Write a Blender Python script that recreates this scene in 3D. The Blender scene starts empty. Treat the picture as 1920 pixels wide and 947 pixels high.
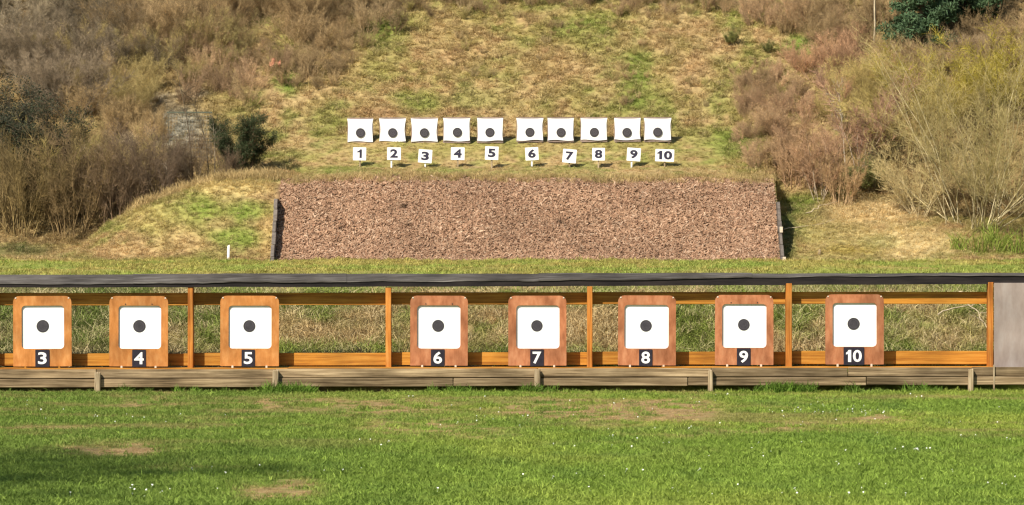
import bpy, bmesh, math, random
import numpy as np
from mathutils import Vector, Matrix

# ------------------------------------------------------------------ camera, sky, sun, exposure
scene = bpy.context.scene
C = scene.collection
F = 8000.0          # focal length in photograph pixels
EYE = 1.7           # eye height over the lawn
HZ = 463.0          # horizon row in the photograph
cam_d = bpy.data.cameras.new('camera')
cam_d.sensor_width = 36.0
cam_d.lens = 36.0 * F / 1920.0
cam_d.shift_y = -(473.5 - HZ) / 1920.0
cam_d.clip_start = 0.5
cam_d.clip_end = 2000.0
cam = bpy.data.objects.new('camera', cam_d)
cam.location = (0, 0, EYE)
cam.rotation_euler = (math.radians(90), 0, 0)
C.objects.link(cam)
scene.camera = cam

SUN_AZ = math.radians(35)      # the light travels to the right of the view axis
SUN_EL = math.radians(41)
world = bpy.data.worlds.new('World')
scene.world = world
world.use_nodes = True
wn = world.node_tree
bg = wn.nodes['Background']
sky = wn.nodes.new('ShaderNodeTexSky')
sky.sky_type = 'NISHITA'
sky.sun_disc = False
sky.sun_elevation = SUN_EL
sky.sun_rotation = math.pi + SUN_AZ
sky.air_density = 1.0
sky.dust_density = 0.6
wn.links.new(sky.outputs[0], bg.inputs[0])
bg.inputs[1].default_value = 0.075
sun_d = bpy.data.lights.new('sun', 'SUN')
sun_d.energy = 5.0
sun_d.angle = math.radians(0.55)
sun_d.color = (1.0, 0.93, 0.81)
sun = bpy.data.objects.new('sun', sun_d)
sdir = Vector((math.sin(SUN_AZ) * math.cos(SUN_EL), math.cos(SUN_AZ) * math.cos(SUN_EL), -math.sin(SUN_EL)))
sun.rotation_euler = sdir.to_track_quat('-Z', 'Y').to_euler()
sun.location = (-30, -30, 40)
C.objects.link(sun)
scene.view_settings.view_transform = 'Standard'
scene.view_settings.look = 'None'
scene.view_settings.exposure = 0.46
scene.view_settings.gamma = 1.0
scene.view_settings.use_curve_mapping = False
scene.cycles.filter_width = 1.3
scene.cycles.max_bounces = 6
scene.cycles.transparent_max_bounces = 4

rng = np.random.default_rng(7)
random.seed(7)

# ------------------------------------------------------------------ helpers
def P(px, py, Y):
    return Vector(((px - 960.0) * Y / F, Y, EYE + (HZ - py) * Y / F))
def to_px(X, Y, Z):
    return 960.0 + F * X / Y, HZ - F * (Z - EYE) / Y

def link(name, mesh, mat=None, parent=None, loc=None):
    o = bpy.data.objects.new(name, mesh)
    C.objects.link(o)
    if mat is not None and mesh is not None and len(mesh.materials) == 0:
        mesh.materials.append(mat)
    if parent is not None:
        o.parent = parent
    if loc is not None:
        o.location = loc
    return o
def tag(o, label=None, cat=None, group=None, kind=None):
    if label: o['label'] = label
    if cat: o['category'] = cat
    if group: o['group'] = group
    if kind: o['kind'] = kind
    return o
def empty(name, loc):
    o = bpy.data.objects.new(name, None)
    o.empty_display_size = 0.1
    o.location = loc
    C.objects.link(o)
    return o
def np_mesh(name, verts, faces, smooth=False):
    """verts (n,3); faces (m,k) with one k"""
    verts = np.asarray(verts, dtype=np.float32); faces = np.asarray(faces, dtype=np.int32)
    me = bpy.data.meshes.new(name)
    m, k = faces.shape
    me.vertices.add(len(verts)); me.vertices.foreach_set('co', verts.ravel())
    me.loops.add(m * k); me.loops.foreach_set('vertex_index', faces.ravel())
    me.polygons.add(m)
    me.polygons.foreach_set('loop_start', np.arange(0, m * k, k, dtype=np.int32))
    me.polygons.foreach_set('loop_total', np.full(m, k, dtype=np.int32))
    me.polygons.foreach_set('use_smooth', np.full(m, smooth))
    me.update(calc_edges=True)
    return me
def box_bm(lo, hi, bevel=0.0, origin=(0, 0, 0), jitter=0.0, segs=1):
    bm = bmesh.new()
    bmesh.ops.create_cube(bm, size=1.0)
    for v in bm.verts:
        v.co = Vector([lo[i] + (v.co[i] + 0.5) * (hi[i] - lo[i]) - origin[i] + random.uniform(-jitter, jitter) for i in range(3)])
    if bevel > 0:
        bmesh.ops.bevel(bm, geom=list(bm.edges), offset=bevel, segments=segs, affect='EDGES', profile=0.6)
    return bm
def bm_mesh(bm, name, smooth=False):
    me = bpy.data.meshes.new(name)
    bmesh.ops.recalc_face_normals(bm, faces=list(bm.faces))
    bm.to_mesh(me); bm.free()
    if smooth:
        me.polygons.foreach_set('use_smooth', np.full(len(me.polygons), True))
    return me
def box(name, lo, hi, mat, parent=None, origin=(0, 0, 0), bevel=0.004, jitter=0.0, loc=None):
    return link(name, bm_mesh(box_bm(lo, hi, bevel, origin, jitter), name), mat, parent, loc)
def pbox(name, x0, x1, y0, y1, Ya, Yb, mat, parent, origin, bevel=0.004, jitter=0.0):
    """box whose front face (at depth Ya) spans photo columns x0..x1 and rows y0..y1"""
    a = P(x0, y1, Ya); b = P(x1, y0, Ya)
    return box(name, (a.x, Ya, a.z), (b.x, Yb, b.z), mat, parent, origin, bevel, jitter)
def smooth(a, b, x):
    t = np.clip((x - a) / (b - a), 0, 1)
    return t * t * (3 - 2 * t)

# value noise
_perm = np.random.default_rng(3).random((256, 256))
def vnoise(x, y):
    xi = np.floor(x).astype(int); yi = np.floor(y).astype(int)
    fx = x - xi; fy = y - yi
    fx = fx * fx * (3 - 2 * fx); fy = fy * fy * (3 - 2 * fy)
    a = _perm[xi % 256, yi % 256]; b = _perm[(xi + 1) % 256, yi % 256]
    c = _perm[xi % 256, (yi + 1) % 256]; d = _perm[(xi + 1) % 256, (yi + 1) % 256]
    return (a * (1 - fx) + b * fx) * (1 - fy) + (c * (1 - fx) + d * fx) * fy
def fbm(x, y, o=4):
    s = 0; a = 0.5; t = 0
    for i in range(o):
        s = s + a * vnoise(x * 2 ** i + 17.3 * i, y * 2 ** i + 5.1 * i); t += a; a *= 0.55
    return s / t

# ------------------------------------------------------------------ materials
def new_mat(name, rough=0.8, spec=0.2):
    m = bpy.data.materials.new(name)
    m.use_nodes = True
    nt = m.node_tree
    b = nt.nodes['Principled BSDF']
    b.inputs['Roughness'].default_value = rough
    b.inputs['Specular IOR Level'].default_value = spec
    return m, nt, b
def ramp(nt, stops):
    r = nt.nodes.new('ShaderNodeValToRGB')
    el = r.color_ramp.elements
    while len(el) < len(stops): el.new(0.5)
    for e, (p, c) in zip(el, stops):
        e.position = p; e.color = (*c, 1)
    return r
def noise_mat(name, stops, scale=(6, 6, 6), nscale=1.0, detail=6, rough=0.8, spec=0.2, bump=0.0, vary=0.0, rand_shift=True, blotch=0.0, bscale=2.2):
    m, nt, b = new_mat(name, rough, spec)
    tc = nt.nodes.new('ShaderNodeTexCoord')
    oi = nt.nodes.new('ShaderNodeObjectInfo')
    mp = nt.nodes.new('ShaderNodeMapping')
    mp.inputs['Scale'].default_value = scale
    nt.links.new(tc.outputs['Object'], mp.inputs['Vector'])
    if rand_shift:
        mul = nt.nodes.new('ShaderNodeMath'); mul.operation = 'MULTIPLY'; mul.inputs[1].default_value = 57.0
        nt.links.new(oi.outputs['Random'], mul.inputs[0])
        cx = nt.nodes.new('ShaderNodeCombineXYZ')
        for i in range(3): nt.links.new(mul.outputs[0], cx.inputs[i])
        nt.links.new(cx.outputs[0], mp.inputs['Location'])
    n = nt.nodes.new('ShaderNodeTexNoise')
    n.inputs['Scale'].default_value = nscale
    n.inputs['Detail'].default_value = detail
    n.inputs['Roughness'].default_value = 0.62
    nt.links.new(mp.outputs[0], n.inputs['Vector'])
    r = ramp(nt, stops)
    nt.links.new(n.outputs['Fac'], r.inputs[0])
    out = r.outputs[0]
    if vary > 0:
        mr = nt.nodes.new('ShaderNodeMapRange')
        mr.inputs['To Min'].default_value = 1 - vary; mr.inputs['To Max'].default_value = 1 + vary
        nt.links.new(oi.outputs['Random'], mr.inputs['Value'])
        vm = nt.nodes.new('ShaderNodeVectorMath'); vm.operation = 'SCALE'
        nt.links.new(out, vm.inputs[0]); nt.links.new(mr.outputs[0], vm.inputs['Scale'])
        out = vm.outputs[0]
    if blotch > 0:
        n2 = nt.nodes.new('ShaderNodeTexNoise'); n2.inputs['Scale'].default_value = bscale; n2.inputs['Detail'].default_value = 5
        sh = nt.nodes.new('ShaderNodeVectorMath'); sh.operation = 'ADD'
        nt.links.new(tc.outputs['Object'], sh.inputs[0])
        if rand_shift: nt.links.new(cx.outputs[0], sh.inputs[1])
        nt.links.new(sh.outputs[0], n2.inputs['Vector'])
        r2 = nt.nodes.new('ShaderNodeMapRange'); r2.inputs['From Min'].default_value = .35; r2.inputs['From Max'].default_value = .62
        r2.inputs['To Min'].default_value = 1 - blotch; r2.inputs['To Max'].default_value = 1 + blotch * .3
        nt.links.new(n2.outputs['Fac'], r2.inputs['Value'])
        v2 = nt.nodes.new('ShaderNodeVectorMath'); v2.operation = 'SCALE'
        nt.links.new(out, v2.inputs[0]); nt.links.new(r2.outputs[0], v2.inputs['Scale'])
        out = v2.outputs[0]
    nt.links.new(out, b.inputs['Base Color'])
    if bump > 0:
        bp = nt.nodes.new('ShaderNodeBump'); bp.inputs['Strength'].default_value = bump; bp.inputs['Distance'].default_value = 0.01
        nt.links.new(n.outputs['Fac'], bp.inputs['Height']); nt.links.new(bp.outputs[0], b.inputs['Normal'])
    return m
def tint_mat(name, source, attr='tint', rough=0.85, spec=0.1, trans=0.0, nscale=9.0, amount=0.25):
    """colour from a per-instance attribute or from the object's colour, broken up by a noise"""
    m, nt, b = new_mat(name, rough, spec)
    if source == 'OBJECT':
        s = nt.nodes.new('ShaderNodeObjectInfo'); col = s.outputs['Color']
    else:
        s = nt.nodes.new('ShaderNodeAttribute'); s.attribute_type = source; s.attribute_name = attr; col = s.outputs['Color']
    tc = nt.nodes.new('ShaderNodeTexCoord')
    n = nt.nodes.new('ShaderNodeTexNoise'); n.inputs['Scale'].default_value = nscale; n.inputs['Detail'].default_value = 3
    nt.links.new(tc.outputs['Object'], n.inputs['Vector'])
    mr = nt.nodes.new('ShaderNodeMapRange')
    mr.inputs['From Min'].default_value = 0.3; mr.inputs['From Max'].default_value = 0.7
    mr.inputs['To Min'].default_value = 1 - amount; mr.inputs['To Max'].default_value = 1 + amount
    nt.links.new(n.outputs['Fac'], mr.inputs['Value'])
    vm = nt.nodes.new('ShaderNodeVectorMath'); vm.operation = 'SCALE'
    nt.links.new(col, vm.inputs[0]); nt.links.new(mr.outputs[0], vm.inputs['Scale'])
    nt.links.new(vm.outputs[0], b.inputs['Base Color'])
    if trans > 0:
        tr = nt.nodes.new('ShaderNodeBsdfTranslucent')
        nt.links.new(vm.outputs[0], tr.inputs[0])
        mx = nt.nodes.new('ShaderNodeMixShader'); mx.inputs[0].default_value = trans
        nt.links.new(b.outputs[0], mx.inputs[1]); nt.links.new(tr.outputs[0], mx.inputs[2])
        nt.links.new(mx.outputs[0], nt.nodes['Material Output'].inputs[0])
    return m

M = {}
M['board_orange'] = noise_mat('board_orange', [(0.34, (.37, .135, .028)), (0.5, (.47, .182, .045)), (0.66, (.55, .245, .075))], (14, 14, 5), 1.0, 7, 0.6, 0.25, 0.15, 0.06, blotch=.28, bscale=3.0)
M['board_brown'] = noise_mat('board_brown', [(0.34, (.30, .105, .042)), (0.5, (.41, .155, .068)), (0.66, (.49, .21, .10))], (14, 14, 5), 1.0, 7, 0.65, 0.2, 0.15, 0.06, blotch=.28, bscale=3.0)
M['rail'] = noise_mat('rail_wood', [(0.34, (.27, .10, .014)), (0.5, (.45, .19, .024)), (0.68, (.55, .27, .05))], (1.5, 20, 40), 1.0, 6, 0.65, 0.2, 0.2, 0.12, blotch=.22)
M['post'] = noise_mat('post_wood', [(0.34, (.30, .09, .014)), (0.5, (.47, .165, .026)), (0.68, (.57, .25, .06))], (40, 30, 2), 1.0, 6, 0.65, 0.2, 0.2, 0.08, blotch=.3, bscale=3)
M['plank'] = noise_mat('weathered_plank', [(0.34, (.10, .068, .037)), (0.45, (.21, .148, .082)), (0.55, (.285, .205, .118)), (0.66, (.41, .305, .18))], (1.6, 14, 48), 1.0, 8, 0.85, 0.05, 0.6, 0.24, blotch=.4, bscale=1.6)
M['stake'] = noise_mat('stake_wood', [(0.34, (.16, .115, .065)), (0.5, (.30, .225, .135)), (0.66, (.43, .34, .22))], (40, 40, 3), 1.0, 7, 0.85, 0.1, 0.5, 0.12)
M['felt'] = noise_mat('roofing_felt', [(0.34, (.065, .056, .048)), (0.5, (.105, .094, .083)), (0.68, (.18, .165, .148))], (1.3, 8, 8), 2.0, 8, 0.95, 0.04, 0.4, 0, False, blotch=.45, bscale=1.3)
M['fascia'] = noise_mat('fascia_black', [(0.3, (.010, .009, .010)), (0.7, (.035, .028, .026))], (2, 10, 20), 1.0, 6, 0.9, 0.1, 0.2, 0, False)
M['ply'] = noise_mat('grey_plywood', [(0.3, (.26, .205, .178)), (0.5, (.31, .25, .22)), (0.7, (.36, .305, .275))], (9, 9, 2.5), 1.0, 6, 0.8, 0.1, 0.1, 0, False, blotch=.22, bscale=1.7)
M['card'] = noise_mat('white_card', [(0.3, (.80, .79, .77)), (0.7, (.86, .86, .85))], (4, 4, 4), 1.0, 4, 0.7, 0.2, 0, 0.02)
M['bull'] = noise_mat('black_print', [(0.3, (.030, .027, .032)), (0.7, (.055, .048, .055))], (30, 30, 30), 1.0, 4, 0.5, 0.35)
M['ring'] = noise_mat('grey_print', [(0.3, (.075, .068, .075)), (0.7, (.10, .09, .10))], (30, 30, 30), 1.0, 3, 0.7)
M['plate'] = noise_mat('black_plate', [(0.3, (.014, .011, .018)), (0.7, (.026, .020, .032))], (20, 20, 20), 1.0, 4, 0.5, 0.3)
M['white'] = noise_mat('white_paint', [(0.3, (.76, .75, .73)), (0.7, (.84, .83, .82))], (12, 12, 12), 1.0, 5, 0.6, 0.3, 0, 0.03)
M['numeral'] = noise_mat('numeral_black', [(0.3, (.022, .020, .035)), (0.7, (.04, .036, .06))], (20, 20, 20), 1.0, 3, 0.6)
M['backing'] = noise_mat('backing_board', [(0.3, (.20, .15, .12)), (0.7, (.34, .25, .21))], (8, 8, 8), 1.0, 6, 0.85, 0.1, 0.2, 0.15)
M['pale'] = noise_mat('pale_clip', [(0.3, (.55, .42, .30)), (0.7, (.70, .58, .46))], (20, 20, 20), 1.0, 3, 0.5, 0.4)
M['nail'] = noise_mat('dark_nail', [(0.3, (.03, .02, .015)), (0.7, (.06, .04, .03))], (20, 20, 20), 1.0, 3, 0.6, 0.4)
M['wing'] = noise_mat('wing_board', [(0.3, (.09, .075, .065)), (0.55, (.16, .135, .115)), (0.8, (.24, .20, .17))], (8, 3, 22), 1.0, 7, 0.9, 0.1, 0.4, 0.12)
M['metal_green'] = noise_mat('green_metal', [(0.3, (.075, .08, .05)), (0.7, (.12, .125, .085))], (8, 8, 8), 1.0, 5, 0.6, 0.3)
M['orange_rag'] = noise_mat('orange_sheet', [(0.35, (.34, .12, .065)), (0.65, (.50, .235, .14))], (9, 9, 9), 1.0, 5, 0.7, 0.2)
M['grass'] = tint_mat('grass_blade', 'INSTANCER', trans=0.25, rough=0.7, spec=0.15, nscale=14, amount=0.3)
M['chip'] = tint_mat('bark_chip', 'INSTANCER', rough=0.9, spec=0.08, nscale=30, amount=0.18)
M['twig_i'] = tint_mat('twig_mass', 'INSTANCER', rough=0.85, spec=0.12, nscale=5, amount=0.5)
M['twig'] = tint_mat('twig_bark', 'OBJECT', rough=0.85, spec=0.12, nscale=4, amount=0.45)
M['leaf'] = tint_mat('evergreen_leaf', 'OBJECT', rough=0.7, spec=0.12, trans=0.12, nscale=2.5, amount=0.4)
M['soil'] = tint_mat('ground_cover', 'GEOMETRY', attr='tint', rough=0.95, spec=0.05, nscale=7, amount=0.3)

# ------------------------------------------------------------------ terrain
WALL_Y = 50.3
def mound_m(X):
    return np.interp(X, [-11.2, -10.3, -9.7, -9.2, -8.6, -8.0, -7.4, -6.8, -6.0, -5.2], [0, .03, .2, .42, .62, .75, .87, .95, 1.0, 1.0])
def height(X, Y):
    X = np.asarray(X, float); Y = np.asarray(Y, float)
    near = np.interp(Y, [50.28, 50.32, 51.6, 52.2, 53.0, 54.0, 55.0, 60, 94.6, 400], [-.15, .20, .34, .52, .80, 1.02, 1.08, 1.19, 1.38, 1.38])
    side = smooth(9.0, 13.0, np.abs(X))
    near = near * (1 - side * (1 - smooth(50.3, 54.5, Y))) 
    u = Y - 97.0
    sl = np.where(Y < 125, 1, 0)
    hill = 1.38 + 0.62 * (np.log1p(np.exp(np.clip(u * 2.5, -40, 40))) / 2.5)
    far = 1.38 + 0.62 * 28 + (Y - 125) * 0.28
    hill = np.where(Y > 125, np.maximum(far, 1.38 + .62 * 28), hill)
    hill = np.where(u * 2.5 > 39, np.where(Y > 125, hill, 1.38 + 0.62 * u), hill)
    prof = np.interp(Y, [94.7, 95.0, 95.5, 97.0, 97.3, 97.8, 99.2, 99.7, 101.3, 102.2], [0, .08, .42, 1.74, 1.86, 1.92, 2.09, 2.17, 2.78, 3.13])
    ramp_r = np.clip((Y - 94.8) * .31, 0, 3)
    r = smooth(6.05, 7.8, X)
    fill_r = prof * (1 - r) * np.where(X > 6.03, .60, 1.0) + ramp_r * r
    fill = np.where(X > 6.03, np.maximum(fill_r, ramp_r * .9), prof * mound_m(X))
    z = np.where(Y > 94, np.maximum(hill, 1.38 + fill), near)
    und = (fbm(X * .55 + 40, Y * .55, 3) - .5) * .16 * smooth(50.6, 53, Y) + (fbm(X * 2.1, Y * 2.1 + 9, 2) - .5) * .07 * smooth(50.6, 53, Y)
    chipz = in_chips(X, Y)
    return z + und * np.where(chipz, .75, 1.0)
def in_chips(X, Y):
    return (X > -5.27) & (X < 5.97) & (Y > 94.72) & (Y < 97.25 + .18 * np.sin(X * 1.7) + .1 * np.sin(X * 5.3))

STRAW = np.array((.49, .36, .165)); STRAW_R = np.array((.47, .31, .15)); GREEN = np.array((.22, .265, .055)); OLIVE = np.array((.36, .305, .10)); BROWN = np.array((.24, .155, .07)); DKGREEN = np.array((.07, .11, .03)); LITTER = np.array((.30, .205, .095)); PALE = np.array((.55, .47, .33)); RUSSET = np.array((.33, .17, .085))
# patches of different growth on the slope, and one painted wall shadow: photo column and row, radii, colour, strength
PATCH = [
    (710, 60, 60, 40, GREEN, .8), (780, 195, 45, 22, GREEN, .7), (880, 185, 40, 22, GREEN, .65), (1195, 150, 28, 75, GREEN, .85), (1110, 60, 55, 45, GREEN, .6),
    (1500, 92, 32, 22, (.15, .26, .03), .95), (535, 152, 26, 20, (.15, .26, .03), .85), (620, 225, 45, 30, GREEN, .6), (1345, 190, 22, 30, GREEN, .7),
    (1240, 215, 26, 40, GREEN, .7), (1120, 95, 45, 30, OLIVE, .6), (690, 130, 60, 40, OLIVE, .6), (1380, 270, 60, 28, GREEN, .75), (1320, 255, 60, 20, GREEN, .5),
    (545, 290, 40, 10, GREEN, .7), (640, 320, 60, 9, GREEN, .6), (840, 325, 60, 8, GREEN, .5), (1030, 330, 70, 8, OLIVE, .7),
    (700, 212, 70, 12, RUSSET, .6), (860, 212, 60, 10, RUSSET, .5), (1040, 125, 70, 50, STRAW_R, .6), (850, 90, 90, 45, STRAW_R, .55), (960, 180, 80, 40, STRAW, .5),
    (620, 110, 60, 60, STRAW_R, .5), (1300, 120, 60, 60, STRAW_R, .5), (880, 280, 260, 14, OLIVE, .6), (1150, 270, 120, 12, OLIVE, .6),
    (1480, 290, 60, 60, RUSSET, .6), (1500, 385, 40, 22, GREEN, .9), (1480, 440, 14, 50, DKGREEN, .8), (1570, 440, 70, 45, (.52, .43, .17), .8), (1640, 400, 100, 24, (.72, .56, .29), 1.), (1700, 455, 90, 34, (.68, .53, .26), .95), (1600, 470, 60, 10, (.46, .36, .10), .8), (1650, 455, 40, 14, GREEN, .4),  # the narrow dark green one paints the end wall's cast shadow
    (360, 400, 60, 24, (.24, .32, .055), .95), (445, 445, 60, 22, (.24, .32, .055), .85), (470, 395, 45, 20, (.24, .32, .055), .85), (300, 410, 70, 30, (.50, .40, .15), .7), (250, 470, 70, 15, (.58, .40, .19), .8), (440, 352, 90, 14, (.62, .48, .2), .95), (350, 455, 45, 18, (.58, .40, .19), .7), (500, 440, 18, 45, (.56, .39, .17), .7), (410, 420, 30, 14, STRAW, .6),
    (280, 185, 45, 12, PALE, .9), (330, 240, 50, 40, (.36, .34, .27), .8), (245, 262, 22, 14, PALE, .8), (360, 175, 30, 12, PALE, .6), (160, 280, 40, 15, (.4, .36, .3), .5), (20, 470, 80, 12, DKGREEN, .7), (60, 487, 90, 5, STRAW, .7),
]
def slope_colour(X, Y, Z, jit):
    px, py = to_px(X, Y, Z)
    n1 = fbm(X * .9 + 3, Y * .9 + 11, 4)[:, None]; n2 = fbm(X * 2.6 + 31, Y * 2.6, 3)[:, None]
    col = STRAW * np.ones((len(X), 1))
    col = col + (OLIVE - col) * np.clip((n1 - .34) * 4.0, 0, .85)
    col = col + (GREEN - col) * np.clip((n2 - .58) * 6, 0, .55)
    col = col + (STRAW_R - col) * np.clip((.42 - n2) * 6, 0, .8)
    # mown strip before the bank and the bank behind the shelter
    strip = ((Y > 56) & (Y < 94.7))[:, None]
    nn = fbm(X * .8, Y * .35, 3)[:, None]
    col = np.where(strip, GREEN * 1.25 + (np.array((.40, .33, .10)) - GREEN * 1.25) * np.clip((nn - .28) * 2.4, 0, 1), col)
    nb = fbm(X * 1.7 + 8, Y * 1.7, 4)[:, None]
    bankc = np.array((.50, .37, .18)) + (GREEN * 1.05 - np.array((.50, .37, .18))) * np.clip((nb - .36) * 4.5, 0, 1)
    dk = smooth(-2.5, -5.5, X)[:, None] * .45
    bankc = bankc * (1 - dk) + DKGREEN * dk
    col = np.where((Y < 56)[:, None], bankc, col)
    # litter under the thickets
    lt = np.clip(smooth(-5.2, -7.6, X + (Y - 100) * .12), 0, 1) * (Y > 97.5) + smooth(6.8, 9.5, X - (Y - 100) * .03) * (Y > 98.0) + smooth(107.2, 108.8, Y)
    lt = np.clip(lt, 0, 1)[:, None] * .8
    col = col * (1 - lt) + LITTER * lt * (.8 + .6 * n2)
    w = 1 + .5 * (n2[:, 0] - .5)
    far = Y > 94
    for cx, cy, rx, ry, c, s in PATCH:
        d = ((px - cx) / rx) ** 2 + ((py - cy) / ry) ** 2
        k = (np.exp(-d * d * .9) * s * np.clip(w, .4, 1.4) * far)[:, None]
        k = np.clip(k, 0, 1)
        col = col * (1 - k) + np.asarray(c) * k
    if jit is not None:
        col = col * (1 + .6 * (jit - .5))
    return col
# lawn: worn patches (photo column, row, radii, strength)
WORN = [(265, 735, 60, 10, .5), (270, 757, 60, 9, .75), (470, 760, 70, 7, .7), (560, 757, 90, 10, .8), (205, 846, 95, 7, .9), (260, 843, 50, 7, .8), (740, 762, 110, 12, .75), (790, 800, 95, 12, .8), (880, 815, 70, 10, .6), (1050, 742, 60, 10, .55),
        (1120, 772, 170, 14, 1.25), (1250, 768, 70, 14, 1.25), (1180, 776, 120, 8, .9), (1450, 802, 60, 7, .85), (1390, 806, 60, 4, .5), (1660, 783, 70, 7, .75), (1560, 795, 80, 4, .4), (520, 925, 70, 14, .85), (560, 912, 30, 14, .6), (1290, 820, 60, 5, .4), (90, 800, 90, 5, .35), (350, 880, 90, 4, .3), (1150, 800, 60, 6, .4), (660, 775, 60, 8, .5), (1295, 765, 40, 25, .5), (960, 765, 60, 8, .4)]
LAWN_G = np.array((.195, .275, .043)); LAWN_D = np.array((.145, .222, .039)); LAWN_Y = np.array((.265, .318, .055)); WORN_C = np.array((.40, .275, .13))
def lawn_colour(X, Y, jit, blade=True):
    px = 960 + F * X / Y; py = HZ + F * EYE / np.maximum(Y, 1)
    n1 = fbm(X * .55 + 5, Y * .22 + 2, 4)[:, None]; n2 = fbm(X * 2.2 + 50, Y * 1.1, 3)[:, None]
    col = LAWN_G + (LAWN_Y - LAWN_G) * np.clip((n1 - .40) * 3.2, 0, 1)
    col = col + (LAWN_D - col) * np.clip((.46 - n2) * 3.5, 0, .85)
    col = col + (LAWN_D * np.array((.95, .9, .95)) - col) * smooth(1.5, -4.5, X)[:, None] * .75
    st = fbm(X * .7 + 21, Y * 1.3 + 4, 4)[:, None]
    col = col + (np.array((.30, .225, .095)) - col) * np.clip((st - .53) * 4.5, 0, .55) * smooth(32, 41, Y)[:, None]
    wn_ = fbm(X * 7 + 3, Y * 3.5 + 8, 3)
    for cx, cy, rx, ry, s in WORN:
        d = ((px - cx) / (rx * 1.15)) ** 2 + ((py - cy) / (ry * 1.3)) ** 2
        k = np.clip(np.exp(-d * d * .8) * s * 1.15 * np.clip((wn_ - .36) * 4.5, .0, 1.1), 0, 1)[:, None]
        col = col * (1 - k) + WORN_C * k
    if jit is not None:
        col = col * (1 + .5 * (jit - .5))
    return col

def grid_mesh(name, xs, ys, zf, colf):
    XX, YY = np.meshgrid(xs, ys)
    x = XX.ravel(); y = YY.ravel(); z = zf(x, y)
    nx, ny = len(xs), len(ys)
    i = np.arange(nx - 1); j = np.arange(ny - 1)
    a = (j[:, None] * nx + i[None, :]).ravel()
    faces = np.stack([a, a + 1, a + nx + 1, a + nx], 1)
    me = np_mesh(name, np.stack([x, y, z], 1), faces, True)
    at = me.attributes.new('tint', 'FLOAT_COLOR', 'POINT')
    col = np.concatenate([colf(x, y, z), np.ones((len(x), 1))], 1).astype(np.float32)
    at.data.foreach_set('color', col.ravel())
    return me
def axis(*segs):
    out = []
    for a, b, s in segs:
        out += list(np.arange(a, b - 1e-6, s))
    out.append(segs[-1][1])
    return np.array(out)
xs = axis((-90, -30, 5), (-30, -16, 1.0), (-16, -9, .25), (-9, -5.4, .15), (-5.4, 5.9, .16), (5.9, 6.2, .05), (6.2, 16, .2), (16, 30, 1.0), (30, 90, 5))
ys = axis((50.26, 50.36, .02), (50.36, 51.6, .13), (51.6, 55.2, .12), (55.2, 60, .5), (60, 94, 2.0), (94, 94.6, .2), (94.6, 102, .1), (102, 110, .2), (110, 130, 1), (130, 260, 10))
CHIP_SOIL = np.array((.13, .075, .045))
def hill_col(x, y, z):
    c = slope_colour(x, y, z, None) * .75
    return np.where(in_chips(x, y)[:, None], CHIP_SOIL, c)
hill = link('hillside', grid_mesh('hillside', xs, ys, height, hill_col), M['soil'])
tag(hill, kind='structure')
lx = axis((-90, -20, 5), (-20, -8, 1), (-8, 8, .16), (8, 20, 1), (20, 90, 5))
ly = axis((-40, 24, 4), (24, 51, .2))
def lawn_z(x, y):
    return (fbm(x * .5, y * .5, 3) - .5) * .04
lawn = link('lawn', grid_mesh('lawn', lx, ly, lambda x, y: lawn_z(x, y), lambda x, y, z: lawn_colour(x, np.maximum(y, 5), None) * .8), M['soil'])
tag(lawn, kind='structure')

# ------------------------------------------------------------------ scatter (instances of small meshes on points)
def scatter(name, pts, rot, scl, tint, variants, label, cat, kind='stuff'):
    n = len(pts)
    me = bpy.data.meshes.new(name)
    me.vertices.add(n); me.vertices.foreach_set('co', np.asarray(pts, np.float32).ravel())
    a = me.attributes.new('rot', 'FLOAT_VECTOR', 'POINT'); a.data.foreach_set('vector', np.asarray(rot, np.float32).ravel())
    a = me.attributes.new('scl', 'FLOAT', 'POINT'); a.data.foreach_set('value', np.asarray(scl, np.float32).ravel())
    a = me.attributes.new('tint', 'FLOAT_COLOR', 'POINT')
    a.data.foreach_set('color', np.concatenate([tint, np.ones((n, 1))], 1).astype(np.float32).ravel())
    a = me.attributes.new('pick', 'INT', 'POINT'); a.data.foreach_set('value', rng.integers(0, len(variants), n).astype(np.int32))
    o = link(name, me)
    col = bpy.data.collections.new(name + '_source')
    for i, v in enumerate(variants):
        col.objects.link(bpy.data.objects.new(name + '_piece', v))
    ng = bpy.data.node_groups.new(name, 'GeometryNodeTree')
    ng.interface.new_socket('Geometry', in_out='INPUT', socket_type='NodeSocketGeometry')
    ng.interface.new_socket('Geometry', in_out='OUTPUT', socket_type='NodeSocketGeometry')
    gi = ng.nodes.new('NodeGroupInput'); go = ng.nodes.new('NodeGroupOutput')
    mp = ng.nodes.new('GeometryNodeMeshToPoints')
    iop = ng.nodes.new('GeometryNodeInstanceOnPoints')
    ci = ng.nodes.new('GeometryNodeCollectionInfo')
    ci.inputs['Collection'].default_value = col
    ci.inputs['Separate Children'].default_value = True
    ci.inputs['Reset Children'].default_value = True
    def attr(nm, dt):
        q = ng.nodes.new('GeometryNodeInputNamedAttribute'); q.data_type = dt; q.inputs['Name'].default_value = nm
        return q.outputs[0]
    L = ng.links.new
    L(gi.outputs[0], mp.inputs['Mesh']); L(mp.outputs[0], iop.inputs['Points'])
    L(ci.outputs[0], iop.inputs['Instance'])
    iop.inputs['Pick Instance'].default_value = True
    L(attr('pick', 'INT'), iop.inputs['Instance Index'])
    e2r = ng.nodes.new('FunctionNodeEulerToRotation')
    L(attr('rot', 'FLOAT_VECTOR'), e2r.inputs[0]); L(e2r.outputs[0], iop.inputs['Rotation'])
    L(attr('scl', 'FLOAT'), iop.inputs['Scale'])
    L(iop.outputs[0], go.inputs[0])
    md = o.modifiers.new('scatter', 'NODES'); md.node_group = ng
    tag(o, label, cat, kind=kind)
    return o
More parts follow.
